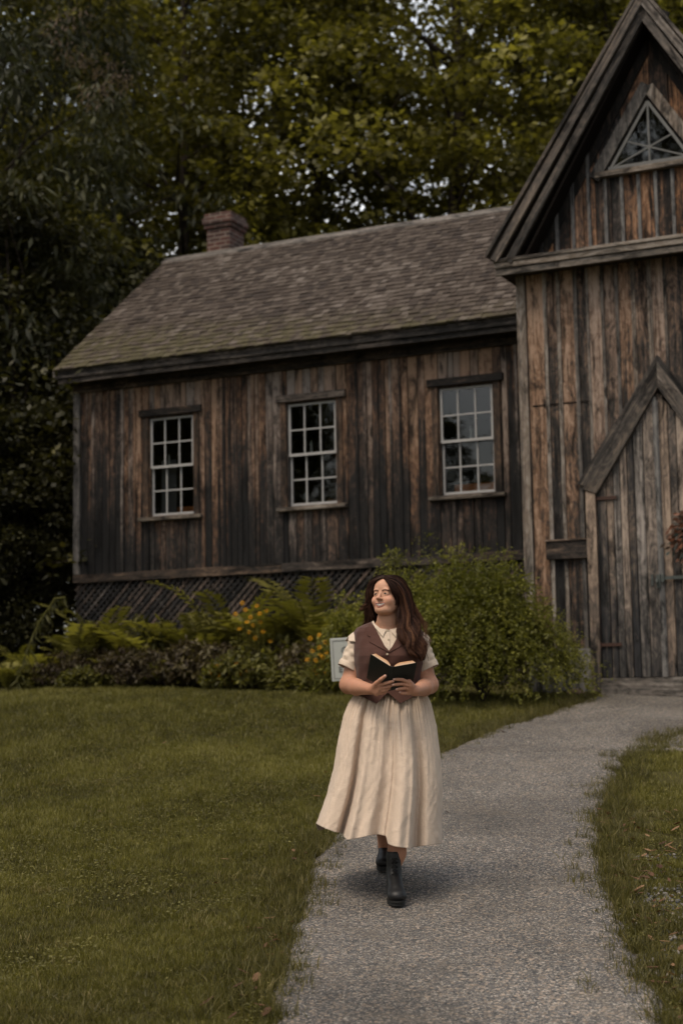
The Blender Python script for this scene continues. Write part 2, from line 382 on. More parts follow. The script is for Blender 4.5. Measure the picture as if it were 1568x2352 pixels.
# ---- wing front wall
mb = MB(); bt = MB()
holes = [(a, b, WZ0, WZ1) for a, b in WIN]
boards(mb, WS+.10, WE, 0.03, 0.0, cst(2.76), cst(5.62), holes, .075, .15, battens=(bt, .45))
o = hb(mb, 'front_wall', M['wall']); bevel(o, .003); hb(bt, 'batten_strips', M['wall'], o)
o['label'] = 'dark weathered board wall of the low wing'
for q in (0,): pass
mb = MB(); mb.box(WS-.01, WS+.095, -.025, .06, 2.79, 5.62); hb(mb, 'corner_board', M['trimg'])
mb = MB(); x = WS-.01
while x < WE-.01:
    e = min(x+random.uniform(2.2, 3.4), WE); mb.box(x+.002, e-.002, -.03, .03, 2.665, 2.785); x = e
hb(mb, 'base_board', M['trimd'])
# ---- inner shell, ends, back
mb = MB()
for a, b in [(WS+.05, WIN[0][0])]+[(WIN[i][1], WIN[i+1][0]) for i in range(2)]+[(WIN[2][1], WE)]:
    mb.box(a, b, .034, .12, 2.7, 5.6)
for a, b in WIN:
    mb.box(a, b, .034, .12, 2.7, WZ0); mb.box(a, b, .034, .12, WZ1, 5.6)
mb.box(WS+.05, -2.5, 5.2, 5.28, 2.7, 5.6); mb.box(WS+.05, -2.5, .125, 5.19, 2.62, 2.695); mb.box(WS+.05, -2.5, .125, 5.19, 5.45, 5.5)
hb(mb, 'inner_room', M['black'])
mb = MB()
def gp_prism(mb, poly, s0, s1, t=.5):      # polygon in (o,z), extruded along s
    V = [(s0, p[0], p[1]) for p in poly]+[(s1, p[0], p[1]) for p in poly]; n = len(poly)
    mb.add(V, [tuple(range(n)), tuple(range(2*n-1, n-1, -1))]+[(i, i+n, (i+1) % n+n, (i+1) % n) for i in range(n)], t)
RS = (8.07-5.69)/3.1
zroof = lambda o: 5.69+RS*(o+.4) if o < 2.7 else 8.07-RS*(o-2.7)
x = 0.0
while x < 5.4:
    e = min(x+random.uniform(.1, .17), 5.4)
    if x < 2.7 < e: e = 2.7
    gp_prism(mb, [(x+.003, 2.7), (e-.003, 2.7), (e-.003, zroof(e)-.12), (x+.003, zroof(x)-.12)], WS, WS+.03); x = e
hb(mb, 'end_wall', M['wall'])
mb = MB(); mb.box(WS, -2.45, 5.4, 5.43, 1.3, 5.7); hb(mb, 'back_wall', M['wall'])
mb = MB(); mb.box(WS+.35, WE, .55, .8, .6, 2.6); mb.box(WS+.35, WS+.6, .8, 5.2, .6, 2.6); hb(mb, 'underfloor_backing', M['stone'])  # wall added in the open underfloor; its dark colour stands for shade
# ---- windows
def window(a, b, k):
    z0, z1 = WZ0, WZ1; m_ = MB()
    zm = (z0+z1)/2+.0
    # casing (brown boards round the opening)
    cs = MB(); R0 = [(a-.085, z0), (b+.085, z0), (b+.085, z1+.008), (a-.085, z1+.008)]; R1 = [(a-.002, z0+.002), (b+.002, z0+.002), (b+.002, z1-.002), (a-.002, z1-.002)]
    V = [(x, y, z) for y in (-.028, -.001) for x, z in R0+R1]
    cs.add(V, [(i, (i+1) % 4, (i+1) % 4+4, i+4) for i in range(4)]+[(8+i, 12+i, 12+(i+1) % 4, 8+(i+1) % 4) for i in range(4)]+[(i, 8+i, 8+(i+1) % 4, (i+1) % 4) for i in range(4)]+[(4+i, 4+(i+1) % 4, 12+(i+1) % 4, 12+i) for i in range(4)])
    cas = hb(cs, 'window', M['trimdz']); cas['label'] = ['small paned window nearest the far left corner', 'middle small paned window of the wing', 'small paned window beside the tall gable reflecting sky'][k]
    hd = MB(); hd.box(a-.14, b+.14, -.06, .0, z1+.01, z1+.105, (random.random(),)*3); hb(hd, 'head_board', M['trimd'], cas)
    sl_ = MB(); sl_.box(a-.14, b+.14, -.085, .03, z0-.055, z0-.002, (.6, random.random(), .3)); bevel(hb(sl_, 'sill', M['trimx'], cas), .006)
    rv = MB()
    rv.box(a, a+.018, .0, .12, z0+.02, z1-.02); rv.box(b-.018, b, .0, .12, z0+.02, z1-.02); rv.box(a, b, .0, .12, z1-.02, z1); rv.box(a, b, .031, .12, z0, z0+.02)
    hb(rv, 'reveal', M['trimdz'], cas)
    for name, oz, za, zb in (('upper_sash', .015, zm-.02, z1-.02), ('lower_sash', .058, z0+.02, zm+.02)):
        s_ = MB(); A, B = a+.02, b-.02; t = .034
        s_.box(A, A+t*.8, oz, oz+.03, za, zb); s_.box(B-t*.8, B, oz, oz+.03, za, zb)
        s_.box(A+t*.8, B-t*.8, oz+.001, oz+.029, za, za+t); s_.box(A+t*.8, B-t*.8, oz+.001, oz+.029, zb-t*.8, zb)
        wdt = (B-A)/3
        for i in (1, 2): s_.box(A+wdt*i-.0095, A+wdt*i+.0095, oz+.003, oz+.027, za+t, zb-t*.8)
        zc = (za+zb)/2; 
        for i in range(3): s_.box(A+wdt*i+(.0095 if i else t*.8), A+wdt*(i+1)-(.0095 if i < 2 else t*.8), oz+.004, oz+.026, zc-.009, zc+.009)
        so_ = hb(s_, name, M['whitepaint'], cas)
        so_.matrix_parent_inverse = Matrix.Identity(4)
        g = MB(); g.add([(A+.01, oz+.015, za+.01), (B-.01, oz+.015, za+.01), (B-.01, oz+.015, zb-.01), (A+.01, oz+.015, zb-.01)], [(0, 1, 2, 3)], .5)
        hb(g, 'pane', M['glass'], cas)
    return cas
# children must sit at most two levels below the house: house > window > frame pieces
for k, (a, b) in enumerate(WIN): window(a, b, k)
# ---- wing roof
cs_, sn_ = math.cos(math.atan(RS)), math.sin(math.atan(RS))
def on_roof(s, a, h): return (s, -.4+a*cs_-h*sn_, 5.69+a*sn_+h*cs_)
mb = MB(); L = 3.1/cs_; r = 0; a = -.02
while a < L-.02:
    zz = 5.69+a*sn_; sm = min(-5.45 if zz < 6.3 else -5.825+(zz-5.96)/1.48+.25, -4.3)
    s = -13.03+random.uniform(-.01, .01)
    while s < sm:
        wd = random.uniform(.06, .15); e = min(s+wd, sm); j = random.uniform(-.009, .006); hh = random.uniform(.020, .032)
        if random.random() < .03: j -= .03
        ln = min(.24, L-a+.02); g = .003
        P = [on_roof(x, a+j+ (random.uniform(-.004, .004)), h) for x in (s+g, e-g) for h in (0.0, hh)]
        Q = [on_roof(x, a+ln, h) for x in (s+g, e-g) for h in (-.004, .006)]
        V = [P[0], P[1], P[2], P[3], Q[0], Q[1], Q[2], Q[3]]
        mb.add(V, [(0, 2, 3, 1), (1, 3, 7, 5), (0, 1, 5, 4), (2, 6, 7, 3), (4, 5, 7, 6), (0, 4, 6, 2)], (random.random(), random.random(), random.random()))
        s = e
    a += .135
rf = hb(mb, 'roof', M['shingle']); rf['label'] = 'grey brown shingled roof of the wing with mossy lower edge'
mb = MB()
def slab(mb, s0, s1, o0, z0, o1, z1, th, t=.5):
    gp_prism(mb, [(o0, z0-th), (o1, z1-th), (o1, z1), (o0, z0)], s0, s1, t)
slab(mb, -13.0, -5.0, -.385, 5.685, 2.7, 8.055, .045); slab(mb, -13.0, -5.0, 5.8, 5.69, 2.7, 8.055, .05)
hb(mb, 'roof_deck', M['trimd'], rf)
mb = MB(); sm = -4.4
slab(mb, -13.05, sm, 2.56, 8.00, 2.70, 8.108, .02); slab(mb, -13.05, sm, 2.84, 8.00, 2.702, 8.105, .02)
hb(mb, 'ridge_cap', M['trimx'], rf)
mb = MB()   # eave boards + soffit, rake board
mb.box(-13.0, -5.62, -.375, -.345, 5.575, 5.65); mb.box(-12.99, -5.62, -.343, -.30, 5.50, 5.60); mb.box(-12.97, -5.62, -.295, 0.02, 5.535, 5.56)
mb.box(-12.93, -5.62, -.05, -.003, 5.40, 5.53)
hb(mb, 'eave_boards', M['trimd'], rf)
mb = MB(); slab(mb, -13.035, -13.005, -.40, 5.67, 2.7, 8.05, .13, (.5, .3, .7)); slab(mb, -13.035, -13.005, 5.8, 5.67, 2.703, 8.05, .13); hb(mb, 'rake_board', M['trimx'], rf)
# ---- chimney
mb = MB(); c0, c1 = -12.33, -11.90
mb.box(c0, c1, 2.78, 3.26, 7.6, 8.50); mb.box(c0-.03, c1+.03, 2.75, 3.29, 8.50, 8.57); mb.box(c0-.055, c1+.055, 2.725, 3.315, 8.57, 8.68)
mb.box(c0-.03, c1+.03, 2.75, 3.29, 8.68, 8.755)
ch = hb(mb, 'chimney', M['brick'], rf); bevel(ch, .012)
# ---- lattice skirt under the wing
mb = MB(); z0, z1 = 1.12, 2.66; hL = z1-z0; sp_ = .105
for sgn, oo in ((1, .015), (-1, .028)):
    x = WS-hL
    while x < WE+hL:
        a = (x, z0); b = (x+hL, z1)
        if sgn < 0: a, b = (x, z1), (x+hL, z0)
        # clip to WS..WE
        t0 = max(0, (WS-a[0])/hL); t1 = min(1, (WE-a[0])/hL)
        if t1-t0 > .02:
            pa = (a[0]+hL*t0, a[1]+(b[1]-a[1])*t0); pb = (a[0]+hL*t1, a[1]+(b[1]-a[1])*t1)
            mb.bar(pa, pb, .038, (oo, oo+.008), (random.random(), random.random(), random.random()))
        x += sp_
hb(mb, 'lattice_skirt', M['lattice'])
for s in (WS, -11.1, -9.3, -7.5, WE-.1):
    mb = MB(); mb.box(s+.01, s+.10, .04, .13, .9, 2.655); hb(mb, 'post', M['trimdz'])
# ================= tower with steep gable
TO = -1.70; TC = -4.0; TL, TR = -5.625, -2.375
mb = MB(); bt = MB()
boards(mb, TL+.10, TR, TO+.03, TO, cst(1.02), cst(5.80), [], .13, .24, battens=(bt, .85), breaks=(-4.80, -5.30))
tw = hb(mb, 'gable_front_wall', M['tower']); bevel(tw, .003); hb(bt, 'batten_strips', M['trimg'], tw)
tw['label'] = 'brown board wall round the pointed door'
mb = MB(); mb.box(TL-.01, TL+.095, TO-.024, TO+.05, 1.0, 5.80, (.75, .4, .1)); hb(mb, 'corner_board', M['trimg'])
mb = MB()
for o0 in np.arange(TO+.06, 0, .16): mb.box(TL, TL+.03, o0, min(o0+.155, 0.0), 1.0, 5.8)
for o0 in np.arange(TO+.06, 5.4, .16): mb.box(TR-.03, TR, o0, min(o0+.155, 5.4), 1.0, 5.8)
mb.box(TL+.2, TR-.04, TO+.5, TO+.55, 1.0, 5.8)
hb(mb, 'side_walls', M['tower'])
mb = MB(); mb.box(TL+.14, -4.795, TO-.006, TO-.002, 4.262, 4.274); hb(mb, 'board_seam', M['black'])
mb = MB(); mb.box(-5.36, -4.885, TO-.07, TO-.021, 2.50, 2.70, (.3, .2, .5)); mb.box(-5.37, -4.885, TO-.09, TO-.021, 2.703, 2.72, (.9, .2, .5)); hb(mb, 'ledge_board', M['trimd'])
mb = MB(); x = TL
for e in (-5.42, -5.22, -5.04, -4.88): mb.box(x+.004, e-.002, TO-.045, TO-.022, 1.02+random.uniform(-.03, .03), 1.50, (random.uniform(.6, .9), random.random(), random.random())); x = e
hb(mb, 'skirting_boards', M['batten'])
# gable wall
GS = 1.48
gtop = lambda s: 5.96+GS*min(s+5.825, -2.175-s)-.36
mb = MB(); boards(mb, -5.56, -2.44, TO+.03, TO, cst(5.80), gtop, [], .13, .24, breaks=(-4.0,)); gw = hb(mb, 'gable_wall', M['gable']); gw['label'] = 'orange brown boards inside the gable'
mb = MB()
for k in range(-8, 9):
    s = TC+.03+k*.192
    if s < -5.5 or s > -2.5: continue
    zt = gtop(s)-.02
    if abs(s-TC) < .72: zt = min(zt, 6.79)
    if zt > 5.98: mb.box(s-.019, s+.019, TO-.03, TO-.002, 5.95, zt)
hb(mb, 'batten_strips', M['batten'], gw)
# triangular attic window
aw = MB(); A0, B0 = (TC-.62, 6.83), (TC-.03, 7.80)
def tri(c, half, zb, za): return [(c-half, zb), (c+half, zb), (c, za)]
aw.bar((TC-.66, 6.80), (TC-.02, 7.80), .13, (TO-.07, TO-.003), (.3, .2, .9)); aw.bar((TC+.62, 6.80), (TC-.0, 7.76), .125, (TO-.065, TO-.003), (.8, .6, .1))
at_w = hb(aw, 'attic_window', M['trimg']); at_w['label'] = 'triangular window in the gable'
m_ = MB(); m_.prism(tri(TC-.02, .555, 6.86, 7.72), TO-.02, TO-.004, (.1, .1, .1)); hb(m_, 'backing_board', M['trimd'], at_w)
m_ = MB(); m_.box(TC-.64, TC+.62, TO-.09, TO-.003, 6.80, 6.86, (.6, .3, .3)); hb(m_, 'sill', M['trimx'], at_w)
m_ = MB(); c = TC-.02; gb, ga, gh = 6.895, 7.60, .445
y0, y1 = TO-.045, TO-.022
m_.bar((c-gh, gb), (c, ga), .032, (y0, y1)); m_.bar((c+gh, gb), (c, ga), .032, (y0-.001, y1-.001)); m_.bar((c-gh-.03, gb), (c+gh+.03, gb), .035, (y0+.001, y1+.001))
ctr = (c, gb+.235); y0 += .003
m_.bar((c, gb+.015), (c, ga-.03), .02, (y0, y1))
m_.bar((c-gh+.03, gb+.01), (c+gh*.58, gb+(ga-gb)*.42-.01), .016, (y0+.001, y1)); m_.bar((c+gh-.03, gb+.01), (c-gh*.58, gb+(ga-gb)*.42-.01), .016, (y0+.002, y1))
hb(m_, 'sash', M['greypaint'], at_w)
m_ = MB(); m_.prism(tri(c, gh-.02, gb+.01, ga-.03), TO-.0285, TO-.0265); hb(m_, 'pane', M['glass'], at_w)
m_ = MB(); m_.prism(tri(c, gh-.02, gb+.01, ga-.03), TO-.0245, TO-.0215); hb(m_, 'dark_backing', M['black'], at_w)
# cornice
mb = MB()
mb.box(-5.80, -2.20, -2.035, TO-.035, 5.905, 5.945, (.9, .3, .2)); mb.box(-5.79, -2.21, -2.02, -1.985, 5.835, 5.903, (.8, .7, .2)); mb.box(-5.785, -2.215, -2.0, -1.96, 5.755, 5.833, (.5, .9, .6))
cn = hb(mb, 'cornice', M['trimx']); bevel(cn, .006)
mb = MB(); mb.box(-5.78, -2.22, -1.955, TO+.05, 5.80, 5.83); mb.box(-5.78, TL+.02, TO+.06, .3, 5.80, 5.83); hb(mb, 'soffit', M['trimd'], cn)
# tower roof + rakes
mb = MB(); T0 = (-5.85, 5.965); TA = (TC+.03, 8.74); T1 = (-2.12, 5.965)
def rslab(mb, a, b, o0, o1, th, n0=0.0, t=.5, dz=0.0):
    L = math.hypot(b[0]-a[0], b[1]-a[1]); nx, nz = -(b[1]-a[1])/L, (b[0]-a[0])/L
    if nz < 0: nx, nz = -nx, -nz
    p = [(a[0]+nx*n0, a[1]+nz*n0+dz), (b[0]+nx*n0, b[1]+nz*n0+dz), (b[0]+nx*(n0-th), b[1]+nz*(n0-th)+dz), (a[0]+nx*(n0-th), a[1]+nz*(n0-th)+dz)]
    mb.prism(p, o0, o1, t)
for P in (T0, T1): rslab(mb, P, TA, -2.0, 5.2, .05, .045)
tr_ = hb(mb, 'gable_roof', M['shingle']); tr_['label'] = 'steep roof over the gable'
mb2 = MB()
for P, tt in ((T0, (.35, .2, .4)), (T1, (.8, .5, .7))):
    mb = MB()
    q = TA
    rslab(mb, P, q, -2.075, -2.002, .035, .05, tt); rslab(mb, (P[0]+(.04 if P is T0 else -.04), P[1]-.02), q, -2.065, -2.0, .085, .008, tt)
    rslab(mb, (P[0]+(.13 if P is T0 else -.13), P[1]-.0), q, -2.035, -1.98, .085, -.082, (tt[0]-.25, tt[1]+.1, tt[2]))
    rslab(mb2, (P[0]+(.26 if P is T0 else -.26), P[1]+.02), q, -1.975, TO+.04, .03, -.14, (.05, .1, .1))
    hb(mb, 'rake_board', M['rake_l' if P is T0 else 'rake_r'], tr_)
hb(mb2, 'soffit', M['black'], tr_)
mb = MB()
for P in (T0, T1): rslab(mb, (P[0]+(.25 if P is T0 else -.25), P[1]+.0), TA, TO-.02, TO+.035, .10, -.17, (.0, .1, .1))
hb(mb, 'frieze_board', M['trimdz'], tr_)
# ---- pointed double door
DZ0 = 1.17; DC = -4.02; DH = .745; KN, AP = 3.25, 4.33
dtop = lambda s: AP-(AP-KN)*abs(s-DC)/DH
mb = MB(); boards(mb, DC-DH, DC-.033, TO-.024, TO-.050, cst(DZ0), dtop, [], .075, .135)
dl = hb(mb, 'door', M['door']); bevel(dl, .003); dl['label'] = 'left leaf of the pointed plank door'
mb = MB(); boards(mb, DC-.033, DC+DH, TO-.024, TO-.050, cst(DZ0), dtop, [], .09, .16)
dr = hb(mb, 'door', M['door']); bevel(dr, .003); dr['label'] = 'right leaf of the pointed plank door with iron latch'
mb = MB(); mb.box(DC-.075, DC-.033, TO-.072, TO-.052, DZ0, AP-.10, (.85, .5, .5)); mb.box(DC-.030, DC-.016, TO-.068, TO-.052, DZ0, AP-.14, (.4, .5, .5)); hb(mb, 'cover_strip', M['batten'], dr)
for z in (3.15, 1.53):
    mb = MB(); mb.box(DC-DH+.0, DC-DH+.23, TO-.066, TO-.053, z-.018, z+.018); mb.tube([(DC-DH-.01, TO-.07, z-.035), (DC-DH-.01, TO-.07, z+.035)], .014); hb(mb, 'hinge', M['rust'], dl)
mb = MB(); z = 2.22
mb.box(DC-.10, DC-.055, TO-.10, TO-.073, z-.09, z+.055); mb.box(DC-.05, DC+.40, TO-.092, TO-.074, z-.004, z+.032); mb.box(DC-.045, DC-.01, TO-.105, TO-.093, z-.03, z+.05)
mb.tube([(DC-.085, TO-.11, z+.0), (DC-.085, TO-.13, z-.03), (DC-.085, TO-.12, z-.07)], .012)
mb.box(DC-.16, DC-.14, TO-.07, TO-.052, z-.06, z+.06)
hb(mb, 'latch', M['iron'], dr)
sgns = (-1, 1); df = None
for sg in sgns:
    fr = MB()
    fr.prism([(DC+sg*(DH+.145), 3.33-.07), (DC+sg*(DH-.02), 3.20), (DC+sg*.0, AP-.01-.0), (DC, AP+.285)] if sg > 0 else [(DC-(DH+.145), 3.26), (DC-(DH-.02), 3.20), (DC, AP-.01), (DC, AP+.285)], TO-.105-(.002 if sg > 0 else 0), TO-.02, (.35 if sg < 0 else .55, .3, .4+sg*.2))
    fr.prism([(DC+sg*(DH+.21), 3.33), (DC+sg*(DH+.10), 3.28), (DC+sg*.0, AP+.17), (DC, AP+.37)], TO-.075-(.002 if sg > 0 else 0), TO-.015, (.12, .7, .4+sg*.2))
    fo = hb(fr, 'door_frame', M['rake_l' if sg < 0 else 'rake_r']); bevel(fo, .005); df = df or fo
for sg in sgns:
    mb = MB(); mb.box(min(DC+sg*(DH+.005), DC+sg*(DH+.115)), max(DC+sg*(DH+.005), DC+sg*(DH+.115)), TO-.085, TO-.021, 1.02, 3.27, (.62, .2, .3)); hb(mb, 'jamb', M['door'], df)
mb = MB(); mb.box(DC-DH-.0, DC+DH+.0, TO-.13, TO-.03, .93, 1.135, (.55, .4, .8)); mb.box(DC-DH, DC+DH+.0, TO-.10, TO-.025, 1.138, 1.165, (.8, .4, .8)); hb(mb, 'threshold', M['trimx'], df)
# knots and the notch at the door's point
mb = MB(); mb.prism([(DC+.05, AP-.07), (DC+.11, AP-.13), (DC+.13, AP-.20), (DC+.155, AP-.23), (DC+.12, AP-.25), (DC+.095, AP-.18), (DC+.03, AP-.12)], TO-.055, TO-.051); hb(mb, 'rot_hole', M['black'], dr)

# ---- things at the building
for k, (a, b) in enumerate(WIN):
    s = (a+b)/2+(-.10, -.06, .02)[k]; mb = MB(); base = bw(s, .10, WZ0+.72)
    P = lambda s_, o_, z_: tuple(bw(s_, o_, z_)-base)
    mb.tube([P(s, .10, WZ0+.70), P(s, .10, WZ0+.86)], .013, 8); mb.tube([P(s, .10, WZ0+.86), P(s, .10, WZ0+.90)], [.009, .002], 8)
    c_ = mb.build('candle', M['candle'], None); c_.location = base
    tagp(c_, ['white candle behind the far left window', 'white candle behind the middle window', 'white candle behind the window nearest the gable'][k], 'candle', 'candles in the windows')
for k, (s0, s1, z1) in enumerate(((-11.5, -10.0, 3.66), (-7.2, -5.75, 3.68))):
    base = bw((s0+s1)/2, .24, 2.7); e = empty('wooden_bench', tuple(base), -YAWB)
    tagp(e, ['orange wooden bench seen through the far left window', 'orange wooden bench seen through the window nearest the gable'][k], 'bench', 'benches inside the wing')
    hw = (s1-s0)/2; mb = MB(); mb.box(-hw, hw, .0, .03, .75, z1-2.7+.02); mb.build('backrest', M['orangewood'], e)
    mb = MB(); mb.box(-hw, hw, .03, .4, .42, .45); mb.build('seat', M['orangewood'], e)
    for sg in (-1, 1):
        mb = MB(); mb.box(sg*hw-.02, sg*hw+.02, .0, .4, 0, .80); mb.build('side_panel', M['orangewood'], e)
base = bw(-8.55, .35, 2.7); e = empty('carved_chair', tuple(base), -YAWB); tagp(e, 'brown chair with scalloped back seen through the middle window', 'chair')
mb = MB(); P = [(-.30, .5), (.30, .5), (.30, 1.0), (.22, 1.08), (.12, 1.06), (0, 1.13), (-.12, 1.06), (-.22, 1.08), (-.30, 1.0)]
P = [(x, z-.12 if z > .9 else z) for x, z in P]
mb.prism([(x*.95-.3, z) for x, z in P], 0, .03); mb.build('backrest', plain('brown_chair_wood', (.20, .10, .04), .5), e)
mb = MB(); mb.box(-.58, -.02, .03, .45, .42, .46); mb.build('seat', M['orangewood'], e)
for x in (-.56, -.04):
    for y in (.03, .42): mb = MB(); mb.box(x-.02, x+.02, y-.02, y+.02, 0, .5 if y < .1 else .42); mb.build('leg', M['orangewood'], e)
# white roller blind inside the first window
base = bw(-11.60, .16, 3.5); mb = MB(); mb.box(0.02, .26, .01, .02, .10, .85); c_ = mb.build('window_blind', plain('pale_cloth', (.16, .16, .17), .9), None); c_.location = base; c_.rotation_euler = (0, 0, -YAWB)
tagp(c_, 'pale cloth hanging behind the left panes of the far left window', 'blind')
# wreath on the door
base = bw(-3.62, TO-.09, 2.66); e = empty('door_wreath', tuple(base), -YAWB); tagp(e, 'dried brown and teal leaf wreath hanging on the pointed door', 'wreath')
mb = MB(); R_ = .24
for k in range(420):
    th = random.uniform(0, 2*math.pi); rr = R_+random.gauss(0, .045); x, z = rr*math.cos(th), rr*math.sin(th); y = random.uniform(-.06, .02)
    L = random.uniform(.06, .11); d = Vector((math.cos(th+random.gauss(.9, .5)), random.uniform(-.5, .3), math.sin(th+random.gauss(.9, .5)))).normalized(); sd_ = d.cross(Vector((random.random()-.5, 1, random.random()-.5))).normalized()*.018
    p = Vector((x, y, z)); mb.add([p, p+d*L*.5+sd_, p+d*L, p+d*L*.5-sd_], [(0, 1, 2, 3)], (random.random(),)*3)
mb.build('leaves', leaf_mat('wreath_leaves', (.02, .035, .03), (.07, .03, .015), (.16, .06, .03), .1), e)
mb = MB(); mb.tube([(R_*math.cos(t), 0, R_*math.sin(t)) for t in np.linspace(0, 2*math.pi, 33)], .03, 8, caps=False); mb.build('ring', M['bark'], e)

# ================================================================ GROUND, PATH
random.seed(5); rng = np.random.default_rng(5)
def ground_mat():
    n = N('lawn_soil'); 
    a = n.noise(n.co((1, 1, 1)), 6, 8, .7); b = n.noise(n.co((1, 1, 1)), 60, 6, .7); c = n.noise(n.co((1, 1, 1)), .8, 5, .6)
    v = n.math('ADD', n.math('MULTIPLY', a, .45), n.math('ADD', n.math('MULTIPLY', b, .35), n.math('MULTIPLY', c, .3)))
    col = n.ramp(v, [(.35, (.026, .022, .009)), (.50, (.058, .052, .016)), (.62, (.088, .078, .026)), (.78, (.12, .092, .048))])
    n.base(col); n.rough(.95); n.spec(.1); n.bump(b, .8, .03); return n.m
def path_mat():
    n = N('exposed_stone_asphalt'); co = n.co()
    v1 = n.t.nodes.new('ShaderNodeTexVoronoi'); v1.inputs['Scale'].default_value = 135; n.l(co, v1.inputs['Vector'])
    v2 = n.t.nodes.new('ShaderNodeTexVoronoi'); v2.inputs['Scale'].default_value = 88; n.l(co, v2.inputs['Vector'])
    s1 = n.sep(v1.outputs['Color']); s2 = n.sep(v2.outputs['Color'])
    c1 = n.ramp(s1[0], [(0, (.030, .030, .031)), (.35, (.072, .072, .072)), (.6, (.118, .110, .102)), (.8, (.18, .156, .130)), (.93, (.27, .242, .21)), (1.0, (.38, .345, .30))])
    c2 = n.ramp(s2[1], [(0, (.032, .032, .032)), (.4, (.075, .072, .069)), (.7, (.14, .112, .088)), (1.0, (.31, .25, .195))])
    c = n.mix(n.ramp(s2[0], [(.62, 0.0), (.66, 1.0)]), c1, c2)
    e = n.ramp(v1.outputs['Distance'], [(.0, 1.0), (.75, .55)]); c = n.mix(.8, c, e, 'MULTIPLY')
    big = n.ramp(n.noise(co, .9, 6, .65, .3), [(.32, .82), (.68, 1.78)]); c = n.mix(1.0, c, big, 'MULTIPLY')
    dirt = n.ramp(n.noise(co, 2.3, 6, .7), [(.52, 0.0), (.75, .5)]); c = n.mix(dirt, c, (.15, .125, .095))
    # transverse crack
    n.base(c); n.rough(.85); n.spec(.25)
    h = n.math('SUBTRACT', 1.0, v1.outputs['Distance']); n.bump(n.math('ADD', n.math('MULTIPLY', h, .5), s1[1]), .7, .006); return n.m
M['ground'] = ground_mat(); M['path'] = path_mat()
# terrain sheet: fine near the camera, coarse far
xs = np.concatenate([np.linspace(-150, -14, 30), np.linspace(-13.5, 12, 180), np.linspace(13, 150, 30)])
ys = np.concatenate([np.linspace(-60, 1, 25), np.linspace(1.5, 24, 240), np.linspace(25, 200, 50)])
X, Y = np.meshgrid(xs, ys); Z = gz(X, Y)+.012*np.sin(X*5.1+Y*2.2)*np.sin(Y*4.7-X*1.9)
V = np.stack([X.ravel(), Y.ravel(), Z.ravel()-.02], 1); nx, ny = len(xs), len(ys)
I = (np.arange(ny-1)[:, None]*nx+np.arange(nx-1)[None]).ravel()
F = np.stack([I, I+1, I+nx+1, I+nx], 1)
tagp(np_mesh('ground', V, F, M['ground'], smooth=True), kind='structure')
# path outline: left and right edges
PL = [(600, 2352+260), (622, 2352), (632, 2270), (650, 2200), (665, 2150), (682, 2080), (706, 2020), (735, 1960), (765, 1915), (825, 1860), (895, 1800), (960, 1755), (1010, 1730), (1055, 1712), (1150, 1669), (1250, 1640), (1320, 1618), (1362, 1602)]
PR = [(1690, 2352+260), (1545, 2352), (1500, 2270), (1480, 2228), (1440, 2145), (1402, 2045), (1377, 1960), (1376, 1870), (1405, 1800), (1440, 1748), (1500, 1704), (1568, 1681), (1640, 1672), (1760, 1668)]
def edge(E):
    P = [ground_at(*p)[:2] for p in E]; return np.array(P)
EL, ER = edge(PL), edge(PR)
dl_ = bw(-4.9, TO, 0)[:2]; dr_ = bw(-3.0, TO, 0)[:2]
EL = np.vstack([EL, dl_]); ER = np.vstack([ER, bw(2.0, -3.2, 0)[:2]])
def dens(E, n):
    d = np.r_[0, np.cumsum(np.linalg.norm(np.diff(E, axis=0), axis=1))]; t = np.linspace(0, d[-1], n)
    return np.stack([np.interp(t, d, E[:, 0]), np.interp(t, d, E[:, 1])], 1)
# path polygon (closed) and point test
ext = np.array([bw(2.5, -1.75, 0)[:2], bw(-4.9, -1.75, 0)[:2]])
POLY = np.vstack([dens(EL, 260), ext[::-1][:1], ext[:1], dens(ER, 260)[::-1]])
wob = rng.normal(0, 1, len(POLY)); wob = np.convolve(wob, np.ones(5)/5, 'same')*.028
POLY[:, 0] += wob; 
def inpoly(x, y, P=None):
    P = POLY if P is None else P
    x = np.asarray(x); y = np.asarray(y); c = np.zeros(x.shape, bool); j = len(P)-1
    for i in range(len(P)):
        xi, yi = P[i]; xj, yj = P[j]
        k = ((yi > y) != (yj > y))
        if k.any():
            with np.errstate(divide='ignore', invalid='ignore'):
                c ^= k & (x < (xj-xi)*(y-yi)/(yj-yi+1e-12)+xi)
        j = i
    return c
bm = bmesh.new(); fine = 0.09
gx = np.arange(-3.5, 8.2, fine); gy = np.arange(2.0, 19.0, fine*1.3); GX, GY_ = np.meshgrid(gx, gy)
# sheet trimmed by the outline: build polygon face, triangulate through grid columns
bm.free()
rows = np.arange(POLY[:, 1].min()+.001, POLY[:, 1].max()-.001, .045)
Vp, Fp = [], []
def spans(y):
    xs_ = []; n = len(POLY)
    for i in range(n):
        (x1, y1), (x2, y2) = POLY[i], POLY[(i+1) % n]
        if (y1 > y) != (y2 > y): xs_.append(x1+(y-y1)/(y2-y1)*(x2-x1))
    xs_.sort(); return xs_
NX = 60; prev = None
for y in rows:
    s_ = spans(y)
    if len(s_) < 2: prev = None; continue
    a, b = s_[0], s_[-1]; t = np.linspace(0, 1, NX); t = .5-.5*np.cos(t*math.pi)
    x = a+(b-a)*t; z = gz(x, y)+.012
    edge_d = np.minimum(x-a, b-x); z = z-.03*np.clip(1-edge_d/.06, 0, 1)
    base = len(Vp); Vp += [(x[i], y, z[i]) for i in range(NX)]
    if prev is not None: Fp += [(prev+i, prev+i+1, base+i+1, base+i) for i in range(NX-1)]
    prev = base
tagp(np_mesh('path', np.array(Vp), np.array(Fp), M['path'], smooth=True), kind='structure')

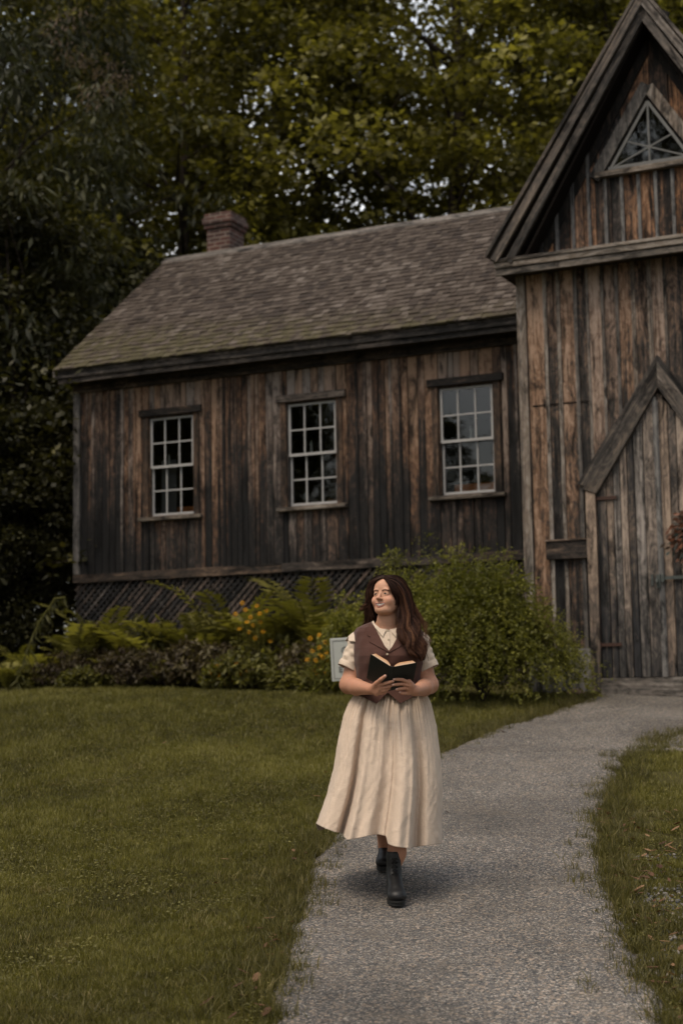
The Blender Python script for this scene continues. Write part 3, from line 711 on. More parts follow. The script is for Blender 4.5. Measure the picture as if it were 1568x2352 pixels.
# ================================================================ GRASS
def in_view(P, pad=40):
    c = (P-CAMP) @ CM; z = -c[:, 2]; x = 784+FPX*c[:, 0]/z; y = 1176-FPX*c[:, 1]/z
    return (z > .5) & (x > -pad) & (x < 1568+pad) & (y < 2352+pad) & (y > -pad)
def blades(n, x, y, h, wd, lean=.5, tint=None, rs=rng, z0=None):
    z = gz(x, y)-.015 if z0 is None else z0
    th = rs.uniform(0, 2*np.pi, n); ph = rs.uniform(0, 2*np.pi, n); l = rs.uniform(.1, 1, n)*lean
    dx, dy = np.cos(th)*wd/2, np.sin(th)*wd/2; lx, ly = np.cos(ph)*l*h, np.sin(ph)*l*h
    hz = h*np.sqrt(np.clip(1-l*l*.8, .1, 1))
    V = np.empty((n, 5, 3), np.float32)
    V[:, 0] = np.stack([x-dx, y-dy, z], 1); V[:, 1] = np.stack([x+dx, y+dy, z], 1)
    V[:, 2] = np.stack([x+lx*.35+dx*.8, y+ly*.35+dy*.8, z+hz*.55], 1); V[:, 3] = np.stack([x+lx*.35-dx*.8, y+ly*.35-dy*.8, z+hz*.55], 1)
    V[:, 4] = np.stack([x+lx, y+ly, z+hz], 1)
    b = (np.arange(n)*5)[:, None]
    T = np.concatenate([b+np.array([0, 1, 2]), b+np.array([0, 2, 3]), b+np.array([3, 2, 4])], 0)
    tt = np.repeat(tint, 5, 0) if tint is not None else None
    return V.reshape(-1, 3), T, tt
M['grass'] = leaf_mat('lawn_grass', (.040, .036, .010), (.118, .108, .022), (.23, .205, .058), .35, .5, .35)
def sinn(x, y):
    return (np.sin(x*1.7+1.3*np.sin(y*1.1))+np.sin(y*1.9+x*.6+2)+np.sin(x*3.9-y*2.7)+np.sin(x*.7-y*.5+.7))/4
def scatter(n, x0, x1, y0, y1, power=1.6):
    # density falls with distance
    u_ = rng.uniform(0, 1, n); y = y0*(y1/y0)**(u_**.85); x = rng.uniform(-1, 1, n)*(y*.235)+.0
    return x, y
BEDP = None
def lawn_mask(x, y):
    P = np.stack([x, y, gz(x, y)], 1); m_ = in_view(P)
    m_ &= ~inpoly(x, y)
    o = (P[:, :2] @ BN[:2])-BD; s = P[:, :2] @ BU[:2]
    m_ &= ~((o > -1.9) & (s < -5.6)) & ~((o > TO-.05) & (s >= -5.6))
    return m_
x, y = scatter(620000, 0, 0, 5.4, 22)
keep = lawn_mask(x, y); x, y = x[keep], y[keep]
right = (x > np.interp(y, ER[:15, 1], ER[:15, 0])) & (y < 14)
bare = right & (np.sin(x*3.1+y*2.1)+np.sin(y*5.3-x*2)+np.sin(x*7.7+1)*.7 > .05-1.0*np.clip((9-y)/2.5, 0, 1)) & (y < 12)
keep = ~bare | (rng.uniform(0, 1, len(x)) < .10); x, y, right = x[keep], y[keep], right[keep]
n_ = len(x); cl = sinn(x, y)
patch = np.clip(np.sin(x*.9+y*.35+1.2)*np.sin(y*.8-x*.5)+.25*np.sin(x*4.1+y*3.3)-.15, 0, 1)  # lighter dry-grass patches, put in the blade colour in place of sunlit spots
tf = (np.sin(x*9+3*np.sin(y*7))*np.sin(y*11+2*np.sin(x*6)))
h = rng.uniform(.018, .042, n_)*(1+.35*cl+.35*tf)*np.clip(y/9, .9, 1.6)
wd = rng.uniform(.0022, .0045, n_)*np.clip(y/7.5, .9, 2.6)
hue = np.clip(.44+.20*cl+.20*tf+.30*patch+rng.normal(0, .16, n_), 0, 1); hue[rng.uniform(0, 1, n_) < .03] = 1.0
V, T, tt = blades(n_, x, y, h, wd, .95, np.stack([hue, rng.uniform(0, 1, n_), rng.uniform(0, 1, n_)], 1))
tagp(np_mesh('lawn_grass', V, T, M['grass'], tint=tt), 'short olive green lawn grass on both sides of the path', 'grass', kind='stuff')
# ragged longer tufts hanging over the path edges
M['tuft'] = leaf_mat('edge_grass', (.036, .034, .010), (.110, .098, .026), (.23, .185, .075), .3, .5, .3)
VV, TT, UU = [], [], []; off = 0
for E_, side in ((EL, -1), (ER, 1)):
    Dn = dens(E_, 900)
    Dn = Dn[(Dn[:, 1] > 5.3) & (Dn[:, 1] < 17)]
    for k in range(1050 if side < 0 else 1150):
        p = Dn[rng.integers(len(Dn))]; dd = rng.normal(.05, .09)+.05*math.sin(p[1]*7.3)*math.sin(p[1]*3.1); px, py = p[0]+side*dd*1.0, p[1]+rng.normal(0, .03)
        nb = rng.integers(14, 46); sc_ = rng.uniform(.7, 1.5)
        bx, by = px+rng.normal(0, .022*sc_, nb), py+rng.normal(0, .022*sc_, nb)
        V, T, tt = blades(nb, bx, by, rng.uniform(.03, .085, nb)*sc_, rng.uniform(.003, .0055, nb), 1.0, np.stack([np.clip(rng.normal(.42, .2, nb)+rng.normal(0, .1), 0, 1)]*3, 1))
        if not in_view(V[:1]).all(): continue
        VV.append(V); TT.append(T+off); UU.append(tt); off += len(V)
for k in range(2600):       # taller clumps scattered in the lawn
    y = 5.6*(19/5.6)**rng.uniform(0, 1); px = rng.uniform(-.235, .235)*y
    if not lawn_mask(np.array([px]), np.array([y]))[0]: continue
    nb = rng.integers(10, 30); sc_ = rng.uniform(.5, 1.1); sp_k = .02*sc_*(1+y/12)
    V, T, tt = blades(nb, px+rng.normal(0, sp_k, nb), y+rng.normal(0, sp_k, nb), rng.uniform(.03, .07, nb)*sc_, rng.uniform(.003, .005, nb)*max(1, y/9), 1.0, np.stack([np.clip(rng.normal(.5, .16, nb)+rng.normal(0, .2), 0, 1)]*3, 1))
    VV.append(V); TT.append(T+off); UU.append(tt); off += len(V)
tagp(np_mesh('edge_tufts', np.concatenate(VV), np.concatenate(TT), M['tuft'], tint=np.concatenate(UU)), 'ragged grass tufts fringing both edges of the path', 'grass', kind='stuff')
# clover and small broad weeds in the lawn at the left
x, y = scatter(30000, 0, 0, 5.5, 14); keep = lawn_mask(x, y) & (sinn(x*2, y*2) > .05); x, y = x[keep], y[keep]; n_ = len(x)
z = gz(x, y)+rng.uniform(.005, .03, n_); r_ = rng.uniform(.005, .010, n_); th = rng.uniform(0, 6.28, n_)
V = np.stack([np.stack([x+r_*np.cos(th+k*1.571), y+r_*np.sin(th+k*1.571), z+rng.uniform(-.004, .004, n_)], 1) for k in range(4)], 1).reshape(-1, 3)
tagp(np_mesh('clover', V, np.arange(4*n_).reshape(-1, 4), M['grass'], tint=np.repeat(np.clip(rng.normal(.55, .15, n_), 0, 1), 4)), 'small clover leaves spread through the lawn', 'clover', kind='stuff')
# pebbles along the eroded right verge
vs, fs, ts = [], [], []; mbp = MB()
for k in range(2600):
    y = rng.uniform(5.4, 9.2); ex = np.interp(y, ER[:15, 1], ER[:15, 0]); x = ex+abs(rng.normal(.06, .16)) if rng.uniform() < .6 else ex+rng.uniform(.1, .9)
    if not lawn_mask(np.array([x]), np.array([y]))[0]: continue
    r_ = rng.uniform(.004, .016)
    mbp.ell((x, y, float(gz(x, y))-.02+.3*r_), (r_, r_*rng.uniform(.6, 1), r_*.6), (float(rng.uniform()),)*3, 5, 4)
def peb():
    n = N('pebbles'); n.base(n.ramp(n.sep(n.attr().outputs[0])[0], [(0, (.05, .052, .055)), (.6, (.13, .125, .12)), (1, (.28, .25, .22))])); n.rough(.85); return n.m
tagp(mbp.build('pebbles', peb()), 'grey pebbles washed out along the right edge of the path', 'pebbles', kind='stuff')
# fallen leaves
M['deadleaf'] = leaf_mat('fallen_leaf', (.06, .028, .015), (.12, .062, .034), (.24, .14, .075), .15, .7, .2)
mb = MB(); SPOT = []
for k in range(300):
    if k < 180: y = rng.uniform(5.6, 10.5); x = np.interp(y, ER[:15, 1], ER[:15, 0])+abs(rng.normal(.03, .28))
    elif k < 215: y = rng.uniform(5.7, 9.5); x = np.interp(y, EL[:15, 1], EL[:15, 0])-abs(rng.normal(.02, .12))
    elif k < 235: y = rng.uniform(7, 17); x = rng.uniform(-.21*y, .1*y)
    else: continue
    SPOT.append((x, y))
for x, y in SPOT:
    if math.hypot(x-.25, y-8.3) < .8: continue
    L = rng.uniform(.018, .040); th = rng.uniform(0, 6.28); z = float(gz(x, y))+.012+rng.uniform(0, .015); cu = rng.uniform(.1, .5); tl_ = rng.uniform(-.5, .5)
    d = np.array([math.cos(th), math.sin(th)]); q = np.array([-d[1], d[0]]); pts = []
    for i, (a, wq) in enumerate(((-1, 0), (-.45, .42), (.3, .36), (1, 0), (.3, -.36), (-.45, -.42))):
        p = np.array([x, y])+d*a*L+q*wq*L; pts.append((p[0], p[1], z+cu*L*(a*a*.5+abs(wq))+L*tl_*a))
    c = (x, y, z); mb.add([c]+pts, [(0, 1+i, 1+(i+1) % 6) for i in range(6)], (float(rng.uniform()),)*3)
tagp(mb.build('fallen_leaves', M['deadleaf']), 'curled brown fallen leaves scattered on the verge and lawn', 'leaves', kind='stuff')

# ================================================================ TREES
rng = np.random.default_rng(77); random.seed(77)
M['maple'] = leaf_mat('maple_leaves', (.024, .022, .006), (.086, .078, .016), (.27, .24, .050), .40, .5, .3)
M['darkleaf'] = leaf_mat('dark_narrow_leaves', (.016, .018, .009), (.046, .047, .020), (.13, .125, .060), .3, .6, .25)
M['understory'] = leaf_mat('understory_leaves', (.014, .014, .005), (.046, .043, .012), (.14, .12, .030), .3, .55, .3)
M['shrubleaf'] = leaf_mat('fine_shrub_leaves', (.040, .042, .009), (.118, .120, .021), (.28, .265, .055), .42, .5, .3)
M['fern'] = leaf_mat('fern_fronds', (.040, .040, .010), (.135, .125, .028), (.32, .29, .070), .38, .55, .3)
M['redleaf'] = leaf_mat('bronze_leaves', (.028, .016, .010), (.060, .046, .022), (.12, .10, .04), .25, .55, .3)
M['drytassel'] = leaf_mat('dry_tassels', (.07, .05, .04), (.15, .11, .09), (.25, .19, .16), .3, .8, .1)
def leaf_quads(P, D, Nn, L, W, tint):
    """rhombic leaves: centre base P, direction D, side Nn, with a slight fold"""
    n = len(P); L = L[:, None]; W = W[:, None]
    V = np.empty((n, 4, 3), np.float32)
    V[:, 0] = P; V[:, 1] = P+D*L*.45+Nn*W*.5; V[:, 2] = P+D*L; V[:, 3] = P+D*L*.45-Nn*W*.5
    return V.reshape(-1, 3), np.arange(4*n).reshape(-1, 4), np.repeat(tint, 4, 0)
def unit(v): return v/(np.linalg.norm(v, axis=1, keepdims=True)+1e-9)
def crown_leaves(C, S, nl, L0, W0, droop=.2, flat=.45, rs=None, bright=None, upright=.6):
    """C cluster centres, S cluster sizes; nl leaves each"""
    rs = rs or rng; n = len(C)*nl; c = np.repeat(C, nl, 0); s = np.repeat(S, nl)
    off = rs.normal(0, 1, (n, 3)); off = unit(off)*(rs.uniform(0, 1, n)**.45)[:, None]; off[:, 2] *= flat
    P = c+off*s[:, None]; 
    D = unit(off*np.array([1, 1, .3])+rs.normal(0, .6, (n, 3))+np.array([0, 0, -droop])); 
    up = unit(rs.normal(0, 1-upright, (n, 3))+np.array([0, 0, 1.0])); Nn = unit(np.cross(D, up))
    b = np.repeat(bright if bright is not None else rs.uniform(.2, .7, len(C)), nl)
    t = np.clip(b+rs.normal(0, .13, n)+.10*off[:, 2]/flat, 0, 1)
    return leaf_quads(P, D, Nn, L0*rs.uniform(.6, 1.25, n), W0*rs.uniform(.6, 1.25, n), np.stack([t, t, t], 1))
def make_tree(name, H, Rc, zlow, ncl, nl, L0, W0, mat, csize, seed, trunk_r=.22, flat=.35, droop=.2, lean=0, gapk=.0, bright=(.25, .72)):
    rs = np.random.default_rng(seed); rd = random.Random(seed)
    root = empty(name, (0, 0, 0))
    # crown envelope: wide in the middle, ragged
    C = []
    while len(C) < ncl:
        z = rs.uniform(zlow, H); t = (z-zlow)/(H-zlow); r = Rc*(math.sin(math.pi*min(1, t*.80+.17))**.6)*(1+.22*math.sin(t*17+seed))
        th = rs.uniform(0, 2*math.pi); rr = r*rs.uniform(.12, 1)**.55*(1+.25*math.sin(th*3+seed+t*5))
        x, y = rr*math.cos(th), rr*math.sin(th)
        if math.sin(x*1.3+seed)*math.sin(y*1.2+seed*2)*math.sin(z*1.1+seed*.7) > .33-gapk: continue
        C.append((x, y, z-.12*rr))
    C = np.array(C); S = rs.uniform(.6, 1.3, ncl)*csize
    br = rs.uniform(bright[0], bright[1], ncl)
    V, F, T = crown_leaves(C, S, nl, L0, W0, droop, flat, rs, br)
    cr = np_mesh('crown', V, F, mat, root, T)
    mb = MB(); tp = [(lean*(z/H)**2+.12*math.sin(z*.7+seed), .1*math.cos(z*.6+seed), z) for z in np.linspace(-.4, H*.9, 12)]
    mb.tube(tp, [trunk_r*(1.25 if i == 0 else 1)*(1-.9*i/12) for i in range(12)], 9)
    for k in range(34):
        c = C[rs.integers(len(C))]; z0 = max(1.5, c[2]-rd.uniform(.8, 3.0)); z0 = min(z0, H*.85); i = z0/(H*.9)
        bx = lean*(z0/H)**2; a = Vector((bx, 0, z0)); b = Vector(c); m_ = (a+b)/2+Vector((rd.uniform(-.3, .3), rd.uniform(-.3, .3), rd.uniform(.1, .5)))
        r0 = trunk_r*(1-i*.8)*.38; mb.tube([a, a.lerp(m_, .5), m_, m_.lerp(b, .6), b], [r0, r0*.8, r0*.6, r0*.4, .01], 5)
    mb.build('trunk', M['bark'], root, smooth=True)
    return root
def copy_tree(o, parent=None):
    c = o.copy(); COL.objects.link(c)
    if parent is not None: c.parent = parent
    for ch in list(o.children): copy_tree(ch, c)
    return c
protos = {
 'A': make_tree('maple_tree', 17, 4.2, 3.4, 540, 62, .17, .13, M['maple'], .72, 1, gapk=.07),
 'B': make_tree('maple_tree', 20, 4.6, 5.0, 600, 62, .17, .13, M['maple'], .76, 2, trunk_r=.3, gapk=.07),
 'C': make_tree('maple_tree', 15, 3.8, 2.0, 520, 60, .16, .12, M['maple'], .70, 3, trunk_r=.2, bright=(.35, .85)),
 'W': make_tree('broadleaf_tree', 15, 3.9, 1.5, 520, 60, .26, .06, M['darkleaf'], .65, 4, flat=.7, droop=.9, bright=(.15, .55)),
 'D': make_tree('understory_tree', 8, 2.6, .3, 380, 70, .13, .08, M['understory'], .55, 5, trunk_r=.1, flat=.6, bright=(.1, .5)),
}
used = set()
TREES = [  # kind, x, y, rz, scale, label
 ('W', -6.3, 27.5, .3, 1.0, 'dark narrow-leaved tree standing nearest behind the far left end of the wing'),
 ('A', -3.2, 32.0, 1.0, 1.0, 'tall leafy tree rising behind the brick chimney'),
 ('C', -.5, 33.5, 2.2, 1.1, 'bright yellow green tree behind the middle of the shingled roof'),
 ('B', 2.6, 32.5, 3.0, 1.0, 'tall tree behind the right half of the shingled roof'),
 ('C', 5.6, 31.0, 4.0, 1.15, 'sunlit tree just left of the steep gable'),
 ('A', 9.6, 31.5, 5.0, 1.1, 'leafy tree showing right of the gable point'),
 ('W', -9.8, 31.5, 2.0, 1.1, 'dark drooping tree at the far left edge of the wood'),
 ('B', -5.8, 37.5, .5, 1.0, 'tall thick-trunked tree deep in the wood, left of the chimney'),
 ('A', -1.6, 39.0, 1.7, 1.15, 'slim tall tree in the second row behind the chimney'),
 ('A', 8.4, 38.0, 4.2, 1.1, 'tree in the second row behind the steep gable'),
 ('B', -10.5, 41, .1, 1.1, 'tall tree in the second row at the far left'),
 ('B', 4.9, 39.5, 2.9, 1.05, 'broad tree in the second row behind the roof ridge'),
 ('A', 7.5, 47.0, 2.5, 1.2, 'faint tree seen through gaps beside the gable'),
 ('A', -6.5, 46.0, .5, 1.2, 'faint tall tree deep in the wood at the left'),
 ('A', 12.5, 42, 1.1, 1.2, 'outermost tree at the right, back of the wood'),
 ('D', -5.3, 24.6, .6, 1.0, 'low dark tree against the left corner of the wing'),
 ('D', -7.2, 25.6, 2.6, 1.15, 'low dark tree at the left edge beside the fern bed'),
 ('D', -4.2, 29.6, 4.1, 1.05, 'shadowy low tree behind the left roof corner'),
 ('D', -8.8, 29.6, 5.3, 1.3, 'shadowy low tree filling the gap under the big left tree'),
 ('D', -6.6, 33.6, 1.3, 1.25, 'low tree deep in the shade at the left'),
 ('D', -5.9, 23.2, 3.3, .62, 'small dark bushy tree at the left edge just behind the ferns'),
 ('D', -4.55, 24.0, 2.1, .55, 'small dark bush tucked against the left lattice corner'),
]
BEHIND = [('A', -35, 5, 0, 1.0, 'tall tree across the lawn mirrored in the far left window'), ('B', -30.5, -.5, 1, .95, 'tall tree across the lawn mirrored in the middle window'),
          ('A', -25.5, -5.2, 2, .71, 'shorter tree across the lawn mirrored in the window by the gable'), ('B', -19, -11, 2, 1.25, 'tallest tree across the lawn mirrored in the attic window'), ('B', -38, -3, 2, 1.0, 'tree far behind the mirrored group across the lawn'), ('A', -34, 1.0, 3.3, 1.0, 'leafy tree filling the middle of the mirrored group'), ('C', -32, 5.5, 4.3, .9, 'low bright tree before the mirrored group'), ('C', -27.5, 2.2, .3, .85, 'bushy tree at the lawn side of the mirrored group'), ('D', -23.5, -3.6, .3, 1.0, 'low tree at the foot of the mirrored group'), ('B', -29, 9, 3, .9, 'tree across the lawn to the left of the mirrored group')]
SHADE_TREES = [('B', 10.5, 7.5, 1, .85, 'unseen tall tree added right of the path to shade the clearing'), ('A', 12.5, -.5, 2, .95, 'unseen tree added behind and right of the path for shade'), ('B', -12.8, 13.0, 3, .85, 'unseen tall tree added left of the lawn for shade'),  # unseen trees added to block side sky light and dim the scene
         ('A', -16.5, 20.0, 4, 1.0, 'unseen leafy tree added far left beyond the fern bed for shade'), ('B', 5.5, -12, 5, .9, 'unseen tree added at the lower end of the path for shade'), ('A', -5.5, -13, .4, 1.0, 'unseen leafy tree added at the lower end of the lawn for shade'), ('B', 14.5, 15, .9, .9, 'unseen tall tree added right of the gabled front for shade')]
for kd, x, y, rz, sc, lab in TREES+BEHIND+SHADE_TREES:
    o = protos[kd] if kd not in used else copy_tree(protos[kd]); used.add(kd)
    o.location = (x, y, float(gz(x, y))-.1); o.rotation_euler = (0, 0, rz); o.scale = (sc, sc, sc)
    tagp(o, lab, 'tree', 'trees across the lawn' if x < -20 else 'unseen trees added for shade' if (kd, x, y, rz, sc, lab) in SHADE_TREES else 'trees of the wood behind the house')
# dry tassels hanging in the top left tree
V, F, T = crown_leaves(np.array([at(px, py, 25.0) for px, py in [(130, 60), (160, 120), (200, 140), (235, 150), (250, 190), (180, 40), (285, 180), (215, 215)]]), np.full(8, .28), 60, .11, .022, .8, 1.0)
o = np_mesh('dry_seed_tassels', V, F, M['drytassel'], None, T, origin=at(200, 130, 25.0)); tagp(o, 'pinkish dry seed tassels hanging in the top left foliage', 'seed tassels', kind='stuff')
# ================================================================ BIG SHRUB
def arching(name, cx, cy, Rx, Ry, Hh, nbr, leaves_per, L0, W0, mat, seed, lim=None, bright=(.25, .75), asym=0, nstem=60):
    rs = np.random.default_rng(seed); root = empty(name, (cx, cy, float(gz(cx, cy))))
    Ps, Ds, Bs = [], [], []; mb = MB()
    for k in range(nbr):
        th = rs.uniform(0, 2*np.pi); rr = rs.uniform(.15, 1)**.6*(1.22 if rs.uniform() < .16 else 1); ex, ey = Rx*rr*np.cos(th), Ry*rr*np.sin(th)
        top = Hh*rs.uniform(.55, 1.0)*(1-.34*rr**2)*(1+asym*np.cos(th)); endz = max(.03, top*rs.uniform(.0, .85)*(1-.55*rr))
        t = np.linspace(0, 1, 14)
        hx = t**1.15; z = 4*top*t*(1-t)*.62+endz*t**1.4; z = z*min(1, top/max(z.max(), .01)); w = rs.normal(0, .03, 2)
        x = ex*hx+w[0]*np.sin(t*6); y = ey*hx+w[1]*np.cos(t*5)+rs.normal(0, .08)*(1-t)
        pts = np.stack([x, y, z], 1)
        if k < nstem: mb.tube([tuple(p) for p in pts[::2]], [.009*(1-.8*i/6) for i in range(len(pts[::2]))], 4)
        tt = rs.uniform(.12, 1.0, leaves_per); tt = np.sort(tt)
        i = tt*13; i0 = np.clip(i.astype(int), 0, 12); f = (i-i0)[:, None]
        c = pts[i0]*(1-f)+pts[i0+1]*f; d = unit(pts[i0+1]-pts[i0])
        # side twigs
        tw = rs.normal(0, 1, (leaves_per//8+1, 3)); tw = unit(tw*np.array([1, 1, .6])); tw = np.repeat(tw, 8, 0)[:leaves_per]
        c = c+tw*(rs.uniform(0, .16, leaves_per)*(1.1-.6*tt))[:, None]
        Ps.append(c); Ds.append(unit(d*.6+tw*.8+rs.normal(0, .5, (leaves_per, 3))))
        Bs.append(np.clip(rs.uniform(*bright)+.25*(tt-.6)+rs.normal(0, .12, leaves_per), 0, 1))
    P = np.concatenate(Ps); D = np.concatenate(Ds); B = np.concatenate(Bs)
    if lim is not None: k = lim(P+np.array([cx, cy, float(gz(cx, cy))])); P, D, B = P[k], D[k], B[k]
    n = len(P); Nn = unit(np.cross(D, unit(rs.normal(0, .5, (n, 3))+np.array([0, 0, 1.]))))
    V, F, T = leaf_quads(P, D, Nn, L0*rs.uniform(.6, 1.3, n), W0*rs.uniform(.6, 1.3, n), np.stack([B]*3, 1))
    np_mesh('foliage', V, F, mat, root, T); mb.build('stems', M['bark'], root)
    return root
def wall_lim(P):
    o = P[:, :2] @ BN[:2]-BD; s = P[:, :2] @ BU[:2]
    return (o < np.where(s > -5.7, TO-.08, -.05)) & (P[:, 2] > gz(P[:, 0], P[:, 1])-.02)
b = arching('arching_shrub', 1.46, 16.75, 1.22, .95, 2.02, 640, 215, .032, .018, M['shrubleaf'], 21, wall_lim)
tagp(b, 'big rounded yellow green shrub with arching fine-leaved branches beside the door', 'shrub')
b = arching('arching_shrub', .72, 17.8, .85, .6, 2.15, 260, 150, .032, .018, M['shrubleaf'], 22, wall_lim, bright=(.3, .85), nstem=60)
tagp(b, 'tall thin sprays rising above the big shrub under the last wing window', 'shrub')
b = arching('arching_shrub', .12, 18.3, .62, .5, 1.35, 200, 150, .04, .022, M['shrubleaf'], 23, wall_lim, bright=(.3, .8))
tagp(b, 'loose green shrub behind the walking woman, left of the big shrub', 'shrub')
# ================================================================ BED OF FERNS AND PERENNIALS
def fern(name, seed, nf=11, L=.75, pin=.13, pw=.034, bright=.55, spread=.5):
    rs = np.random.default_rng(seed); Ps, Ds, Ns, Ls, Ws, Ts = [], [], [], [], [], []; mb = MB()
    for k in range(nf):
        th = 2*np.pi*k/nf+rs.normal(0, .3); l = L*rs.uniform(.7, 1.15); out = spread*rs.uniform(.5, 1.1)
        t = np.linspace(0, 1, 10); r = l*out*t**1.3; z = l*(t*1.0-.42*t**2.4)*rs.uniform(.8, 1.1)
        pts = np.stack([r*np.cos(th), r*np.sin(th), z], 1); mb.tube([tuple(p) for p in pts[::3]], [.006, .005, .004, .002], 4, (.3,)*3)
        np_ = 17; side = np.array([-math.sin(th), math.cos(th), 0])
        br_ = np.clip(bright+rs.normal(0, .14), 0, 1)
        for j in range(np_):
            tj = .18+.82*j/np_; i = tj*9; i0 = min(int(i), 8); c = pts[i0]+(pts[i0+1]-pts[i0])*(i-i0); d = pts[i0+1]-pts[i0]; d /= np.linalg.norm(d)
            pl = pin*math.sin(math.pi*min(1, (.25+.75*(1-tj))*.85))*rs.uniform(.85, 1.1)
            for sg in (-1, 1):
                dd = side*sg+d*.45+np.array([0, 0, -.12+rs.normal(0, .08)]); dd /= np.linalg.norm(dd)
                nn = np.cross(dd, np.cross(d, side)); nn /= np.linalg.norm(nn)+1e-9
                Ps.append(c); Ds.append(dd); Ns.append(nn); Ls.append(pl); Ws.append(pw*(.6+.6*(1-tj))); Ts.append(np.clip(br_+rs.normal(0, .06), 0, 1))
    V, F, T = leaf_quads(np.array(Ps), np.array(Ds), np.array(Ns), np.array(Ls), np.array(Ws), np.stack([Ts]*3, 1))
    root = empty(name); np_mesh('fronds', V, F, M['fern'], root, T); mb.build('stalks', M['fern'], root); return root
def perennial(name, seed, R, Hh, n, L0, W0, mat, bright=(.2, .6)):
    rs = np.random.default_rng(seed); root = empty(name); ncl = n//14
    th = rs.uniform(0, 2*np.pi, ncl); rr = R*rs.uniform(0, 1, ncl)**.5; z = Hh*np.sqrt(np.clip(1-(rr/R)**2*.8, .05, 1))*rs.uniform(.35, 1, ncl)
    C = np.stack([rr*np.cos(th), rr*np.sin(th), z], 1)
    V, F, T = crown_leaves(C, rs.uniform(.06, .12, ncl), 14, L0, W0, .35, .5, rs, rs.uniform(*bright, ncl))
    np_mesh('foliage', V, F, mat, root, T); mb = MB()
    for k in range(0, ncl, 5): mb.tube([(C[k][0]*.3, C[k][1]*.3, -.03), (C[k][0]*.8, C[k][1]*.8, C[k][2]*.6), tuple(C[k])], [.006, .005, .003], 4)
    mb.build('stems', M['bark'], root); return root
fproto = [fern('fern', 31, 12, .80, .15, .040, .62), fern('fern', 32, 9, .62, .14, .044, .70, .62), fern('fern', 33, 14, .95, .13, .034, .5)]
# (photo x of the foot, offset from the wing wall, prototype, scale, label)
FER = [(20, -1.9, 0, .5, 'small fern at the far left end of the bed'), (95, -1.55, 1, .75, 'yellow green fern second from the left end of the bed'), (175, -1.3, 0, 1.0, 'fern in front of the left corner of the wing'),
       (235, -.9, 2, 1.05, 'tall fern left of the lattice with an upright frond'), (330, -1.0, 1, 1.25, 'pale fern left of the middle of the lattice'), (385, -.7, 0, 1.05, 'fern with yellowing tips in the middle of the lattice'),
       (470, -.8, 2, .95, 'fern left of the yellow flowers'), (540, -.6, 2, 1.25, 'tallest bushy fern behind the yellow flowers'), (600, -.55, 0, 1.2, 'fern right of the tall yellow flowers'), (640, -.45, 1, 1.3, 'upright fern with notched fronds near the lattice end'),
       (720, -.5, 2, 1.35, 'tall light green fern left of the white sign'), (760, -.7, 0, 1.2, 'fern just behind the white sign'), (275, -1.45, 1, .6, 'little fern at the lawn edge below the corner post'), (435, -1.3, 1, .6, 'low fern spilling on the lawn left of the bronze plants'), (50, -1.2, 2, .6, 'darker fern behind the far left ones')]
RED = [(150, -1.6, .34, .34, 'greenish bronze clump at the left end of the bed'), (225, -1.45, .36, .40, 'bronze leaved clump below the corner of the wing'), (300, -1.4, .34, .38, 'dark bronze clump left of the lattice middle'), (365, -1.3, .32, .36, 'bronze clump in the middle of the bed'),
       (500, -1.25, .34, .40, 'reddish astilbe clump left of the low yellow flowers'), (450, -1.15, .36, .46, 'dark reddish clump in the middle of the bed'), (660, -1.2, .36, .42, 'reddish clump right of the low yellow flowers'), (720, -1.2, .36, .46, 'dark red clump left of the white sign'), (600, -1.15, .32, .36, 'brownish clump behind the low yellow flowers')]
def bed_pos(px, o):
    d = ray(px, 1560.0); t = (BD+o-CAMP@BN)/(d@BN); P = CAMP+d*t; return float(P[0]), float(P[1])
used = set()
for k, (px, o_, pi_, sc, lab) in enumerate(FER):
    x, y = bed_pos(px, o_); o = fproto[pi_] if pi_ not in used else copy_tree(fproto[pi_]); used.add(pi_)
    o.location = (x, y, float(gz(x, y))-.03); o.rotation_euler = (0, 0, k*1.7); o.scale = (sc*1.7, sc*1.7, sc*1.7); tagp(o, lab, 'fern', 'ferns along the lattice')
rproto = [perennial('perennial_plant', 41, 1.0, 1.0, 2600, .16, .06, M['redleaf']), perennial('perennial_plant', 42, 1.0, 1.0, 2600, .17, .08, M['redleaf'], (.3, .8))]
# keep real leaf sizes: prototypes are one metre wide and get scaled to ~0.4, so leaves are built 2.5x
used = set()
for k, (px, o_, R_, Hh, lab) in enumerate(RED):
    x, y = bed_pos(px, o_+.28*math.sin(k*2.3)); i = k % 2; o = rproto[i] if i not in used else copy_tree(rproto[i]); used.add(i)
    o.location = (x, y, float(gz(x, y))-.02); o.rotation_euler = (0, 0, k*2.1); o.scale = (R_*1.35, R_*1.35, Hh*1.4); tagp(o, lab, 'plant', 'bronze leaved plants in the bed')
gproto = perennial('leafy_plant', 43, 1.0, 1.0, 2400, .18, .09, M['fern'], (.1, .5))
GR = [(120, -1.75, .32, .22, 'low green plant at the left lawn edge'), (200, -1.7, .3, .2, 'low green plant spilling on the lawn below the corner'), (400, -1.5, .34, .24, 'low green plant below the middle ferns'), (560, -1.35, .4, .34, 'green foliage under the tall yellow flowers'), (620, -1.4, .36, .24, 'low green plant right of the low yellow flowers'), (690, -1.45, .36, .22, 'low green plant at the lawn edge near the sign'), (750, -1.3, .4, .3, 'green foliage under the flowers by the sign'), (340, -.5, .5, .62, 'dim green plant against the lattice'), (490, -.4, .5, .6, 'dim green plant between ferns and lattice'), (690, -.5, .5, .5, 'dim green plant at the right end of the lattice')]
